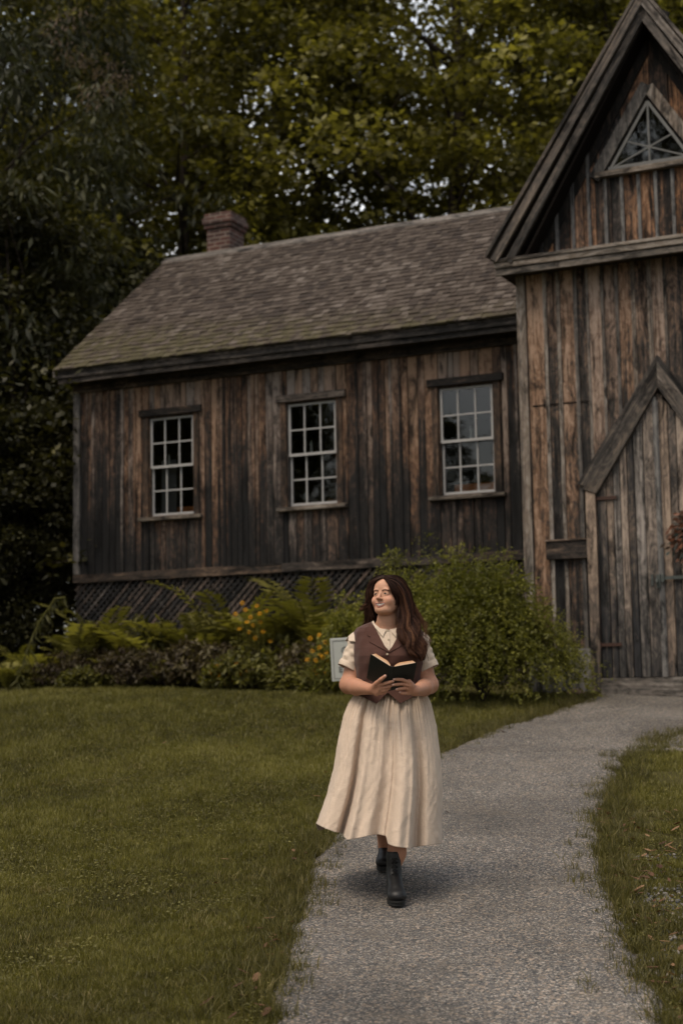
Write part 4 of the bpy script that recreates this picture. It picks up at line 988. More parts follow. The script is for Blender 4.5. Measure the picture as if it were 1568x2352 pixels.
for k, (px, o_, R_, Hh, lab) in enumerate(GR):
    x, y = bed_pos(px, o_+.25*math.sin(k*3.1+1)-.05); o = gproto if k == 0 else copy_tree(gproto); o.location = (x, y, float(gz(x, y))-.02); o.rotation_euler = (0, 0, k*2.9); o.scale = (R_*1.3, R_*1.3, Hh*1.5); tagp(o, lab, 'plant', 'green plants in the bed')
# black-eyed susans
M['petal'] = plain('yellow_petals', (.62, .32, .012), .6, .2, .2, 60); M['eye'] = plain('brown_flower_eye', (.04, .018, .01), .8)
def bloom():
    mb = MB()
    for k in range(11):
        a = 2*math.pi*k/11; b = .22; r0, r1 = .004, .030; c = lambda an, r, z: (r*math.cos(an), r*math.sin(an), z)
        mb.add([c(a, r0, 0), c(a-b, r1*.6, .002), c(a, r1, -.003), c(a+b, r1*.6, .002)], [(0, 1, 2, 3)], .5)
    f = mb.build('flower', M['petal']); mb = MB(); mb.ell((0, 0, .004), (.009, .009, .007), .5, 8, 6); return f, mb
fl, eb = bloom(); eye = eb.build('flower_centre', M['eye'], fl)
SUS = [(573, -1.35, [(-.16, .80), (-.05, .86), (.02, .76), (.10, .90), (.14, .70), (-.12, .62), (.18, .58), (.05, .66), (-.02, .70), (.22, .84), (.08, .50), (-.08, .94), (.0, .58), (.14, .80), (.26, .46)], 'tall yellow black-eyed susans in front of the lattice'),
       (530, -1.75, [(-.24, .10), (-.18, .18), (-.13, .02), (-.05, .18), (-.02, .08), (.07, .20), (.1, .06), (.20, .10), (-.08, -.03), (.02, -.02), (-.16, .06)], 'low yellow black-eyed susans at the lawn edge'),
       (743, -1.75, [(-.12, .52), (-.02, .56), (.05, .48), (-.1, .38), (-.02, .42), (.06, .36), (-.16, .28), (-.06, .27), (.02, .3), (.08, .24), (-.08, .16), (.0, .18), (.06, .13), (.1, .44), (-.04, .1), (-.01, .33), (.11, .3)], 'dense yellow black-eyed susans touching the white sign')]
SUS[2] = (738, -2.3)+SUS[2][2:]
first = True
for px, o_, heads, lab in SUS:
    x, y = bed_pos(px, o_); z = float(gz(x, y)); e = empty('black_eyed_susan', (x, y, z)); tagp(e, lab, 'flowers', 'yellow flower clumps')
    mb = MB(); sc = 1.12
    for i, (hx, hz) in enumerate(heads):
        q = random.uniform(-.12, .1); hz = hz*1.0+.12
        f = fl if first else fl.copy()
        if not first:
            COL.objects.link(f); e2 = eye.copy(); COL.objects.link(e2); e2.parent = f
        first = False
        f.parent = e; f.location = (hx, q, hz); f.rotation_euler = (rad(random.uniform(40, 85)), rad(random.uniform(-25, 25)), random.uniform(-.6, .6)); f.scale = (sc,)*3
        mb.tube([(hx*.5, q*.5, -.02), (hx*.85, q*.9, hz*.6), (hx, q+.005, hz-.003)], [.005, .004, .003], 4)
    mb.build('stems', M['fern'], e)
    n_ = 260; zz = np.random.default_rng(9).uniform(0, 1, n_); hmax = max(h for _, h in heads)
    P = np.stack([rng.uniform(-.3, .3, n_)*(1-.3*zz), rng.uniform(-.14, .12, n_), zz*hmax*.85], 1); D = unit(rng.normal(0, 1, (n_, 3))*[1, 1, .4]); Nn = unit(np.cross(D, unit(rng.normal(0, .4, (n_, 3))+[0, 0, 1])))
    tq = np.clip(rng.normal(.4, .15, n_), 0, 1); V, F, T = leaf_quads(P, D, Nn, rng.uniform(.05, .1, n_), rng.uniform(.02, .035, n_), np.stack([tq]*3, 1)); np_mesh('leaves', V, F, M['fern'], e, T)
# hanging vine at the left edge
rs = np.random.default_rng(3); base = at(60, 1480, 20.0); e = empty('hanging_branch', tuple(base)); tagp(e, 'drooping branch of long narrow leaves at the left edge before the dark trees', 'branch')
path_ = [at(x, y, 20.0)-base for x, y in [(150, 1372), (125, 1375), (110, 1400), (92, 1425), (75, 1460), (60, 1500), (48, 1540), (35, 1580)]]
mb = MB(); mb.tube([tuple(p) for p in path_], [.012, .012, .011, .01, .009, .008, .006, .003], 5); mb.build('stem', M['fern'], e)
P, D, Nn, L, W, T = [], [], [], [], [], []
for k in range(70):
    t = rs.uniform(0, 6.99); i = int(t); c = path_[i]+(path_[i+1]-path_[i])*(t-i); d = np.array([rs.normal(0, .45), rs.normal(0, .3), -1.0]); d /= np.linalg.norm(d)
    P.append(c); D.append(d); q = np.cross(d, [rs.normal(0, .6), 1, 0]); Nn.append(q/np.linalg.norm(q)); L.append(rs.uniform(.10, .19)); W.append(rs.uniform(.014, .024)); T.append(rs.uniform(.0, .35))
V, F, TT_ = leaf_quads(np.array(P), np.array(D), np.array(Nn), np.array(L), np.array(W), np.stack([T]*3, 1)); np_mesh('leaves', V, F, M['fern'], e, TT_)
# ================================================================ SIGN
sp0 = at(836, 1512, 14.0); gzs = float(gz(sp0[0], sp0[1])); e = empty('lawn_sign', (sp0[0], sp0[1], gzs), 0)
tagp(e, 'white sign with thin dark border and grey capitals on the lawn behind the woman', 'sign')
e.rotation_euler = (rad(-1), rad(-2.2), rad(-6))
hz = sp0[2]-gzs; w2, h2 = .272, .192
M['signface'] = plain('sign_face', (.36, .37, .34), .5, .3, .06, 8); M['signline'] = plain('sign_lettering', (.13, .13, .12), .6)
mb = MB(); mb.box(-w2, w2, 0, .02, hz-h2, hz+h2); bevel(mb.build('panel', M['signface'], e), .004)
mb = MB(); i_ = .022; t_ = .005
mb.box(-w2+i_, w2-i_, -.003, -.0005, hz+h2-i_-t_, hz+h2-i_); mb.box(-w2+i_, w2-i_, -.003, -.0005, hz-h2+i_, hz-h2+i_+t_)
mb.box(-w2+i_, -w2+i_+t_, -.003, -.0005, hz-h2+i_+t_, hz+h2-i_-t_); mb.box(w2-i_-t_, w2-i_, -.003, -.0005, hz-h2+i_+t_, hz+h2-i_-t_)
mb.build('border', M['signline'], e)
mb = MB(); mb.box(-.02, .02, .021, .045, -.15, hz+h2-.03); mb.build('post', M['trimg'], e)
for ch_, lx, lz in (('C', -.176, .052), ('S', -.186, -.034), ('E', -.206, -.112)):
    fc = bpy.data.curves.new('lettering', 'FONT'); fc.body = ch_; fc.size = .085 if ch_ == 'C' else .068; fc.extrude = .001; fc.offset = .002
    to = bpy.data.objects.new('tmp', fc); COL.objects.link(to); dg = bpy.context.evaluated_depsgraph_get(); me = bpy.data.meshes.new_from_object(to.evaluated_get(dg)); bpy.data.objects.remove(to)
    me.name = 'lettering'; me.materials.clear(); me.materials.append(M['signline']); lo = bpy.data.objects.new('lettering', me); COL.objects.link(lo); lo.parent = e
    lo.rotation_euler = (rad(90), 0, 0); lo.location = (lx, -.0045, hz+lz)
# stones by the wall foot
mb = MB(); sb = at(1318, 1592, 17.3)
mb.ell((0, 0, .02), (.10, .07, .05), .5, 10, 7); mb.ell((.0, 0, .03), (.07, .06, .045), .5, 8, 6)
o = mb.build('boulder', plain('tan_stone', (.22, .15, .11), .9, .2, .3, 9), None, smooth=True); x, y = float(sb[0]), float(sb[1])-.1; o.location = (x, y, float(gz(x, y))); tagp(o, 'tan rounded stone at the foot of the wall left of the door', 'stone')

# ================================================================ THE WOMAN
rng = np.random.default_rng(101); random.seed(101)
class Field:
    def __init__(s, lo, hi, h):
        s.lo = np.array(lo, float); s.h = h; s.n = np.ceil((np.array(hi)-s.lo)/h).astype(int)+1
        s.f = np.full(s.n, .06, np.float32); s.ax = [s.lo[i]+h*np.arange(s.n[i]) for i in range(3)]
    def region(s, lo, hi, pad):
        a = np.clip(((np.array(lo)-pad-s.lo)/s.h).astype(int), 0, s.n-1); b = np.clip(((np.array(hi)+pad-s.lo)/s.h).astype(int)+2, 1, s.n)
        if (b <= a).any(): return None, None
        sl = tuple(slice(a[i], b[i]) for i in range(3))
        G = np.meshgrid(*[s.ax[i][sl[i]].astype(np.float32) for i in range(3)], indexing='ij'); return sl, G
    def comb(s, sl, d, k, mode='u'):
        f = s.f[sl]
        if mode == 'u':
            h = np.clip(.5+.5*(d-f)/k, 0, 1) if k > 0 else (d > f)*1.0
            s.f[sl] = d*(1-h)+f*h-k*h*(1-h)
        else:   # subtract
            d2 = -d; h = np.clip(.5-.5*(d2-f)/k, 0, 1); s.f[sl] = d2*(1-h)+f*h+k*h*(1-h)
    def cap(s, a, b, ra, rb, k=.01, mode='u'):
        a = np.array(a, float); b = np.array(b, float); R = max(ra, rb)
        sl, G = s.region(np.minimum(a, b)-R, np.maximum(a, b)+R, k+.02)
        if sl is None: return
        ab = b-a; L2 = ab@ab+1e-12; t = np.clip(((G[0]-a[0])*ab[0]+(G[1]-a[1])*ab[1]+(G[2]-a[2])*ab[2])/L2, 0, 1)
        d = np.sqrt((G[0]-a[0]-t*ab[0])**2+(G[1]-a[1]-t*ab[1])**2+(G[2]-a[2]-t*ab[2])**2)-(ra+(rb-ra)*t)
        s.comb(sl, d.astype(np.float32), k, mode)
    def chain(s, P, R, k=.01, kk=None):
        for i in range(len(P)-1): s.cap(P[i], P[i+1], R[i], R[i+1], k if i == 0 or kk is None else kk)
    def ell(s, c, r, axes=None, k=.01, mode='u'):
        c = np.array(c, float); r = np.array(r, float); m = r.max()
        sl, G = s.region(c-m, c+m, k+.02)
        if sl is None: return
        q = [G[i]-c[i] for i in range(3)]
        if axes is not None: q = [q[0]*A[0]+q[1]*A[1]+q[2]*A[2] for A in axes]
        k0 = np.sqrt((q[0]/r[0])**2+(q[1]/r[1])**2+(q[2]/r[2])**2); k1 = np.sqrt((q[0]/r[0]**2)**2+(q[1]/r[1]**2)**2+(q[2]/r[2]**2)**2)
        d = k0*(k0-1)/np.maximum(k1, 1e-6); s.comb(sl, d.astype(np.float32), k, mode)
    def mesh(s):
        f = s.f; ins = f < 0; n = f.shape
        c = np.zeros(tuple(x-1 for x in n), np.int8)
        for dx in (0, 1):
            for dy in (0, 1):
                for dz in (0, 1): c += ins[dx:n[0]-1+dx, dy:n[1]-1+dy, dz:n[2]-1+dz]
        cells = np.argwhere((c > 0) & (c < 8)); idx = -np.ones(c.shape, np.int64); idx[tuple(cells.T)] = np.arange(len(cells))
        acc = np.zeros((len(cells), 3)); cnt = np.zeros(len(cells)); offs = [(i, j, k) for i in (0, 1) for j in (0, 1) for k in (0, 1)]
        for a in offs:
            for ax_ in range(3):
                if a[ax_] == 1: continue
                b = list(a); b[ax_] = 1
                fa = f[cells[:, 0]+a[0], cells[:, 1]+a[1], cells[:, 2]+a[2]]; fb = f[cells[:, 0]+b[0], cells[:, 1]+b[1], cells[:, 2]+b[2]]
                m_ = (fa < 0) != (fb < 0); t = fa[m_]/(fa[m_]-fb[m_]); p = np.array(a, float)[None].repeat(m_.sum(), 0); p[:, ax_] += t
                acc[m_] += p; cnt[m_] += 1
        V = s.lo+(cells+acc/cnt[:, None])*s.h; F = []
        for ax_ in range(3):
            o1, o2 = [(1, 2), (2, 0), (0, 1)][ax_]
            sa = [slice(None)]*3; sb = [slice(None)]*3; sa[ax_] = slice(0, -1); sb[ax_] = slice(1, None)
            A = ins[tuple(sa)]; B = ins[tuple(sb)]; e = np.argwhere(A != B)
            ok = np.ones(len(e), bool)
            for q in range(3):
                if q != ax_: ok &= (e[:, q] > 0) & (e[:, q] < n[q]-1)
            e = e[ok]; fl_ = A[tuple(e.T)]
            def id_(d1, d2):
                x = e.copy(); x[:, o1] -= d1; x[:, o2] -= d2; return idx[tuple(x.T)]
            q = np.stack([id_(1, 1), id_(0, 1), id_(0, 0), id_(1, 0)], 1); q[~fl_] = q[~fl_][:, ::-1]; F.append(q)
        F = np.concatenate(F); F = F[(F >= 0).all(1)]
        return V, F
def W(px, py, Y): return at(px, py, Y)
ORG = np.array([0.24, 8.25, 0.0])
woman = empty('person', tuple(ORG)); tagp(woman, 'smiling long-haired woman in brown vest and long linen skirt walking with an open book', 'person')
def wm(name, V, F, m, tint=None, smooth=True, parent=None):
    return np_mesh(name, np.asarray(V)-ORG, F, m, parent or woman, tint, smooth)
def wmb(mb, name, m, smooth=True, parent=None):
    return mb.build(name, m, parent or woman, off=tuple(-ORG), smooth=smooth)
# ---- materials
def skin_mat():
    n = N('skin'); a = n.attr(); f = n.noise(n.co(), 90, 4); c = n.mix(1.0, a.outputs[0], n.ramp(f, [(.3, .93), (.7, 1.06)]), 'MULTIPLY')
    n.base(c); n.rough(.55); n.spec(.25); n.b.inputs['Subsurface Weight'].default_value = .12; n.b.inputs['Subsurface Radius'].default_value = (.012, .005, .003); n.b.inputs['Subsurface Scale'].default_value = 1.0
    n.bump(n.noise(n.co(), 260, 3), .12, .001); return n.m
M['skin'] = skin_mat()
def linen(name, c, thread=900, var=.10, bump=.35, wr=.5, rough=.9, ws=9):
    n = N(name); co = n.co(); b1 = n.noise(n.co((1, 1, .06)), thread, 2); b2 = n.noise(n.co((.06, .06, 1)), thread, 2); bg_ = n.noise(co, 5, 5)
    v = n.math('ADD', n.math('MULTIPLY', b1, .35), n.math('ADD', n.math('MULTIPLY', b2, .35), n.math('MULTIPLY', bg_, .3)))
    n.base(n.ramp(v, [(.38, tuple(x*(1-var) for x in c)), (.62, tuple(min(1, x*(1+var)) for x in c))])); n.rough(rough); n.spec(.15)
    n.b.inputs['Sheen Weight'].default_value = .15
    w1 = n.noise(co, ws, 4, .55, .8); h = n.math('ADD', n.math('MULTIPLY', w1, wr), n.math('MULTIPLY', v, .05)); n.bump(h, bump, .02); return n.m
M['blouse'] = linen('cream_linen', (.54, .44, .345), wr=.6, bump=.4, ws=16)
M['skirt'] = linen('natural_linen', (.53, .425, .335), wr=.9, bump=.6, ws=9)
M['vest'] = linen('brown_wool', (.070, .032, .024), wr=.2, bump=.3, var=.16)
M['leather'] = plain('black_leather', (.007, .007, .0075), .5, .4, .3, 60)
M['rubber'] = plain('black_rubber', (.014, .014, .013), .75, .3)
M['cord'] = plain('black_laces', (.006, .006, .006), .8)
def hair_mat():
    n = N('auburn_hair'); sp = n.sep(n.attr().outputs[0])
    c = n.ramp(sp[0], [(0, (.009, .0045, .0035)), (.4, (.030, .0130, .0085)), (.75, (.085, .037, .020)), (1.0, (.22, .105, .052))])
    n.base(c); n.rough(.55); n.spec(.14); n.b.inputs['Anisotropic'].default_value = .6; return n.m
M['hair'] = hair_mat()
# ---- head frame
HC = W(891.5, 1363.0, 8.38); yaw, pit = rad(33), rad(5)
Fw = np.array([-math.sin(yaw)*math.cos(pit), -math.cos(yaw)*math.cos(pit), math.sin(pit)]); Lf = np.array([math.cos(yaw), -math.sin(yaw), 0.0])
Up = -np.cross(Lf, Fw); Up = Up if Up[2] > 0 else -Up
AX = (Lf, Fw, Up)
def hp(x, f, z): return HC+Lf*x+Fw*f+Up*z
B = Field((-.09, 8.02, .93), (.60, 8.56, 1.70), .0024)
# neck + shoulders + torso
NK = W(890, 1440, 8.40)
B.chain([hp(0, -.018, -.05), W(890, 1425, 8.40), W(890, 1452, 8.41)], [.052, .053, .060], .02)
B.ell(W(891, 1500, 8.41), (.150, .088, .135), k=.03)
B.cap(W(838, 1466, 8.41), W(944, 1466, 8.41), .045, .045, .03); B.ell(W(891, 1575, 8.41), (.140, .095, .14), k=.03)
B.cap(W(890, 1436, 8.42), W(842, 1462, 8.42), .045, .035, .02); B.cap(W(890, 1436, 8.42), W(942, 1462, 8.42), .045, .035, .02)
# head
B.ell(hp(0, -.012, .020), (.073, .090, .074), AX, k=.012)
B.ell(hp(0, .022, -.032), (.061, .060, .080), AX, k=.012)
B.ell(hp(0, .022, .024), (.067, .059, .054), AX, k=.012)
B.ell(hp(0, .036, -.074), (.051, .047, .038), AX, k=.018)
for sx in (-1, 1):
    B.ell(hp(sx*.038, .054, -.046), (.0275, .0275, .0265), AX, k=.015)
    B.ell(hp(sx*.046, .020, -.062), (.020, .034, .030), AX, k=.02)
    B.ell(hp(sx*.028, .072, .007), (.020, .010, .009), AX, k=.012)      # brow
B.ell(hp(0, .067, -.097), (.020, .017, .015), AX, k=.014)
B.ell(hp(0, .052, -.088), (.035, .030, .020), AX, k=.014)
B.ell(hp(0, .040, -.100), (.045, .045, .018), AX, k=.02)                # soft under the chin
for sx in (-1, 1):
    B.ell(hp(sx*.0315, .0920, -.013), (.0165, .013, .0095), AX, k=.010, mode='s')
    B.ell(hp(sx*.0310, .0690, -.013), (.0160, .0122, .0115), AX, k=.009)
    B.ell(hp(sx*.0315, .0825, -.0135), (.0138, .0060, .0031), AX, k=.0008, mode='s')
B.cap(hp(0, .0775, -.006), hp(0, .0985, -.036), .0068, .0092, .009)
B.ell(hp(0, .1015, -.0375), (.0100, .0108, .0086), AX, k=.006)
for sx in (-1, 1):
    B.ell(hp(sx*.0118, .0905, -.0405), (.0070, .0095, .0062), AX, k=.005)
    B.ell(hp(sx*.0065, .1000, -.0475), (.0022, .0035, .0022), AX, k=.002, mode='s')
# mouth: lips round an open smile
def mouth(u, dz=0, df=0):      # u -1..1
    return hp(u*.0315, .0895-.0140*u*u+df, -.0710+.0105*u*u+dz)
for i in range(8):
    a, b = -1+i/4, -1+(i+1)/4; ra = .0046*(1-.45*a*a); rb = .0044*(1-.55*b*b)
    B.cap(mouth(a, .0035*(1-a*a)), mouth(b, .0035*(1-b*b)), ra*.85, rb*.85, .004)
    B.cap(mouth(a, -.0100*(1-a*a), -.001), mouth(b, -.0100*(1-b*b), -.001), ra*1.15, rb*1.15, .004)
for i in range(8):
    a, b = -.88+i*.22, -.88+(i+1)*.22; ra = .0066*(1-a*a)+.0006; rb = .0066*(1-b*b)+.0006
    B.cap(mouth(a, -.0025*(1-a*a), .006), mouth(b, -.0025*(1-b*b), .006), ra, rb, .001, 's')
    B.cap(mouth(a, -.0025*(1-a*a), .000), mouth(b, -.0025*(1-b*b), .000), ra, rb, .001, 's')
for sx in (-1, 1):
    B.ell(hp(sx*.071, -.006, -.018), (.008, .016, .027), AX, k=.006); B.ell(hp(sx*.078, .000, -.014), (.004, .009, .014), AX, k=.003, mode='s')
# arms
def arm(side):
    if side < 0: S, E, Wr = W(822, 1474, 8.42), W(800.5, 1573, 8.38), W(851, 1583.5, 8.135); mid = W(812, 1540, 8.40)
    else: S, E, Wr = W(960, 1474, 8.42), W(985.5, 1573, 8.38), W(952, 1587.5, 8.135); mid = W(973, 1540, 8.40)
    B.chain([S, mid, E], [.052, .047, .0475], .02); fm = E*.62+Wr*.38+np.array([0, 0, -.004])
    B.chain([E, fm, Wr], [.0475, .0425, .0275], .015)
    return Wr
wr_l, wr_r = arm(-1), arm(1)
def hand(Wr, kn, fingers, thumb, pr):
    c = sum(kn)/len(kn)
    for q in kn: B.cap(Wr*.8+q*.2, q, .0170, pr, .010)
    for i in range(len(kn)-1): B.cap(kn[i], kn[i+1], pr*.92, pr*.92, .006)
    for q, P in zip(kn, fingers): 
        pts = [q]+P; r0 = .0092; B.cap(pts[0], pts[1], r0+.0008, r0, .004); B.cap(pts[1], pts[2], r0, r0*.93, .0015); B.cap(pts[2], pts[3], r0*.92, r0*.76, .0015)
    B.cap(Wr*.75+thumb[0]*.25, thumb[0], .015, .0125, .010); B.cap(thumb[0], thumb[1], .0122, .0108, .004); B.cap(thumb[1], thumb[2], .0108, .0085, .002)
KL = [W(871, 1574, 8.088), W(871.5, 1582, 8.096), W(868, 1588.5, 8.106), W(864.5, 1593.5, 8.116)]
hand(wr_l, KL, [[W(884, 1570.2, 8.070), W(894, 1567.6, 8.068), W(903, 1565.0, 8.070)], [W(886, 1579, 8.084), W(894.5, 1576.4, 8.084), W(901.5, 1573.5, 8.088)],
     [W(881.5, 1586.6, 8.094), W(888.5, 1584, 8.094), W(894.5, 1581, 8.100)], [W(876, 1592.6, 8.106), W(882, 1590.8, 8.106), W(887.5, 1588, 8.110)]],
     [W(864.5, 1570, 8.085), W(875, 1560.5, 8.058), W(884.2, 1553.2, 8.050)], .0125)
KR = [W(940, 1568, 8.088), W(941.5, 1575.5, 8.092), W(940.5, 1583, 8.102), W(937.5, 1591.5, 8.112)]
hand(wr_r, KR, [[W(924, 1561.8, 8.072), W(914, 1561.0, 8.066), W(904.6, 1561.0, 8.060)], [W(923, 1571.4, 8.082), W(912, 1572.4, 8.076), W(902, 1573.6, 8.074)],
     [W(927.5, 1581.4, 8.092), W(918.5, 1582.4, 8.088), W(910.5, 1584, 8.090)], [W(929, 1592.6, 8.106), W(923, 1592.2, 8.102), W(918, 1590.6, 8.104)]],
     [W(944, 1571, 8.115), W(935, 1560, 8.125), W(925, 1552, 8.120)], .0125)
Vb, Fb = B.mesh(); del B
# legs: one coarser piece of the same mesh
B = Field((.05, 8.05, .06), (.50, 9.05, 1.10), .005)
B.ell(W(892, 1615, 8.42), (.165, .12, .13), k=.03)
B.chain([W(915, 1650, 8.42), W(906, 1815, 8.25), W(914, 1905, 8.21), W(911, 1960, 8.20), W(907.5, 1995, 8.19)], [.085, .056, .050, .043, .028], .03)
B.chain([W(870, 1650, 8.44), W(872, 1800, 8.50), W(884, 1900, 8.76), W(884, 1955, 8.86)], [.09, .060, .050, .036], .03)
Vl, Fl = B.mesh(); del B
V = np.concatenate([Vb, Vl]); F = np.concatenate([Fb, Fl+len(Vb)])
# skin colours: warm base, blush, lips, brows, nails
q = V-HC; hx, hf, hz = q@Lf, q@Fw, q@Up
n_ = len(V); base_c = np.array([.53, .295, .195]); colr = np.tile(base_c, (n_, 1))
arms_ = (V[:, 2] < HC[2]-.20); colr[arms_] = [.43, .215, .135]
def blend(mask, c): 
    m_ = np.clip(mask, 0, 1)[:, None]; colr[:] = colr*(1-m_)+np.array(c)*m_
head = (V[:, 2] > HC[2]-.16)*1.0
g = lambda x, f, z, r: np.exp(-(((hx-x)**2+(hf-f)**2+(hz-z)**2)/(r*r)))
for sx in (-1, 1): blend(.40*g(sx*.042, .065, -.040, .022), (.56, .22, .16)); 
blend(.30*g(0, .105, -.036, .013), (.55, .22, .16))
mu = hx/.0315; mz = -.0710+.0105*mu*mu
up_ = np.abs(hz-(mz+.0035*(1-mu*mu)))/.0055; lo_ = np.abs(hz-(mz-.0108*(1-mu*mu)))/.0068
lip = (np.abs(mu) < 1.0)*(hf > .062)*np.clip(1.35-np.minimum(up_, lo_)**2, 0, 1)*head
blend(lip*.75, (.42, .155, .13))
inm = (np.abs(mu) < .95)*(hf > .05)*(hf < .0920-.0140*mu*mu)*(np.abs(hz-(mz-.0025)) < .0060*(1-mu*mu)+.0005)*head; blend(inm*1.0, (.07, .02, .018))
for sx in (-1, 1):
    bx = sx*hx; t = (bx-.012)/.034; bz = .0030+.0055*np.sin(np.clip(t, 0, 1)*2.3)-.004*np.clip(t, 0, 1)**2
    bro = ((t > -.05) & (t < 1.05) & (hf > .04))*np.clip(1.4-np.abs(hz-bz)/.0042*(1+.5*t), 0, 1)*head; blend(np.clip(bro, 0, .95), (.050, .024, .015))
    lid = np.exp(-((bx-.0315)**2/.015**2+(hz+.0125)**2/.0045**2))*(hf > .045)*head; lid2 = np.exp(-((bx-.0315)**2/.018**2+(hz+.0130)**2/.0085**2))*(hf > .045)*head; blend(lid2*.75, (.33, .185, .125))
for tip, nxt in (((903, 1565.0, 8.070), (894, 1567.6)), ((904.6, 1561, 8.060), (914, 1561)), ((902, 1573.6, 8.074), (912, 1572.4)), ((910.5, 1584, 8.09), (918.5, 1582.4)), ((918, 1590.6, 8.104), (923, 1592.2)), ((884.2, 1553.2, 8.05), (875, 1560.5))):
    P = W(*tip)+np.array([0, -.006, .002])*1.0; d = np.linalg.norm(V-P, axis=1); blend(np.clip(1.5-d/.0055, 0, 1)*.75, (.66, .46, .40))
body = wm('body', V, F, M['skin'], colr)
body.modifiers.new('s', 'SMOOTH').iterations = 1
# ---- eyes, lashes, teeth
M['eyewhite'] = plain('eye_white', (.20, .165, .15), .6, .15, .02); M['iris'] = plain('dark_iris', (.025, .015, .010), .15, .6, .02); M['lash'] = plain('lashes', (.015, .008, .006), .8)
M['teeth'] = plain('teeth', (.80, .76, .68), .3, .5, .03)
for sx in (-1, 1):
    mb = MB(); c = hp(sx*.031, .0675, -.013); mb.ell(c, (.0122,)*3, .5, 16, 12); e = wmb(mb, 'eye', M['eyewhite'])
    mb = MB(); c = hp(sx*.031-.0020, .0768, -.0128); mb.ell(c, (.0066, .0044, .0060), .5, 12, 8); wmb(mb, 'iris', M['iris'], parent=e) if False else mb.build('iris', M['iris'], e, off=tuple(-ORG), smooth=True)
    mb = MB(); P = [hp(sx*(.0175+.0290*t), .0818-.007*abs(t-.4)*2-.004*t, .0005-.0122+.0034*math.sin(math.pi*min(1, t*.9+.05))-.0030*t) for t in np.linspace(0, 1, 9)]
    mb.tube(P, [.0008, .0016, .0021, .0023, .0024, .0025, .0025, .0022, .0010], 5); wmb(mb, 'eyelashes', M['lash'])
    mb = MB(); P = [hp(sx*(.0195+.025*t), .0808-.005*abs(t-.4)*2-.003*t, -.0160+.0016*(2*t-1)**2*1) for t in np.linspace(0, 1, 7)]
    mb.tube(P, [.0004, .0006, .0007, .0008, .0008, .0008, .0005], 4); wmb(mb, 'eyelashes', M['lash'])
mb = MB(); us = np.linspace(-.76, .76, 11)
for i in range(10):
    a, b = us[i], us[i+1]; ht = .0086*(1-.45*(abs(a+b)/2)**2); k = (.0003, -.0003)[i % 2]; gp = .06*(b-a)
    V4 = []
    for (u_, dz) in ((a+gp, .0030), (b-gp, .0030), (b-gp, .0030-ht), (a+gp, .0030-ht)): V4.append(mouth(u_, dz*(1-.4*u_*u_)+.0006, -.0022))
    V8 = V4+[p-Fw*.004 for p in V4]; mb.add(V8, [(0, 1, 2, 3), (7, 6, 5, 4), (0, 4, 5, 1), (1, 5, 6, 2), (2, 6, 7, 3), (3, 7, 4, 0)], .5)
wmb(mb, 'teeth', M['teeth'], smooth=False)
# ---- torso garments on one parametric torso
PROF = [  # photo y, half width px, front depth, back depth, centre px
 (1428, 26, .052, .060, 890), (1434, 36, .066, .068, 890.5), (1440, 52, .080, .078, 891), (1446, 66, .092, .086, 891.5), (1454, 73, .102, .094, 892), (1470, 74.5, .124, .102, 892), (1490, 75, .150, .105, 892), (1508, 75, .165, .105, 892),
 (1525, 74, .160, .103, 892), (1545, 70.5, .142, .100, 891), (1565, 67, .130, .100, 891), (1585, 66, .140, .106, 891), (1600, 69, .160, .118, 891.5), (1620, 78, .190, .135, 892)]
PR_ = np.array(PROF, float)
def torso(th, py, off=0.0):
    """th: 0 = image right, 90 = back, 270 = front"""
    hw = np.interp(py, PR_[:, 0], PR_[:, 1]); bf = np.interp(py, PR_[:, 0], PR_[:, 2]); bb = np.interp(py, PR_[:, 0], PR_[:, 3]); cx = np.interp(py, PR_[:, 0], PR_[:, 4])
    c, s_ = np.cos(th), np.sin(th); e = .86
    ux = np.sign(c)*np.abs(c)**e; uy = np.sign(s_)*np.abs(s_)**e
    px = cx+hw*ux; dep = np.where(s_ < 0, bf, bb)*uy
    # bust: two soft mounds
    bust = np.exp(-((py-1507)/24)**2)*(np.exp(-((px-867)/21)**2)+np.exp(-((px-916)/21)**2)-.35*np.exp(-((px-891.5)/10)**2))*.020*(s_ < 0)
    sh = 8.405; d0 = CAMP[1]
    P = np.empty(px.shape+(3,)); kx = 1.0/FPX
    # position from the photo-plane at the torso's centre depth
    A = (px-784)/FPX; Bq = (1176-py)/FPX
    rx = CM[0, 0]*A+CM[0, 1]*Bq-CM[0, 2]; ry = CM[1, 0]*A+CM[1, 1]*Bq-CM[1, 2]; rz = CM[2, 0]*A+CM[2, 1]*Bq-CM[2, 2]
    P[..., 0] = rx*sh/ry; P[..., 2] = CAMP[2]+rz*sh/ry; P[..., 1] = sh+dep-bust
    if isinstance(off, np.ndarray) or off:
        n3 = np.stack([ux/(hw*.00232), uy/np.where(s_ < 0, bf, bb), np.zeros_like(ux)], -1); n3 /= np.linalg.norm(n3, axis=-1, keepdims=True)
        up = np.clip((1462-py)/26, 0, 1)*.8; n3[..., 2] = up; n3 /= np.linalg.norm(n3, axis=-1, keepdims=True); P += n3*(off[..., None] if isinstance(off, np.ndarray) else off)
    return P
def projpx(P):
    c = (P-CAMP) @ CM; return 784+FPX*c[..., 0]/-c[..., 2], 1176-FPX*c[..., 1]/-c[..., 2]
def poly_in(px, py, poly):
    s_ = px.shape; return inpoly(px.ravel(), py.ravel(), np.array(poly, float)).reshape(s_)
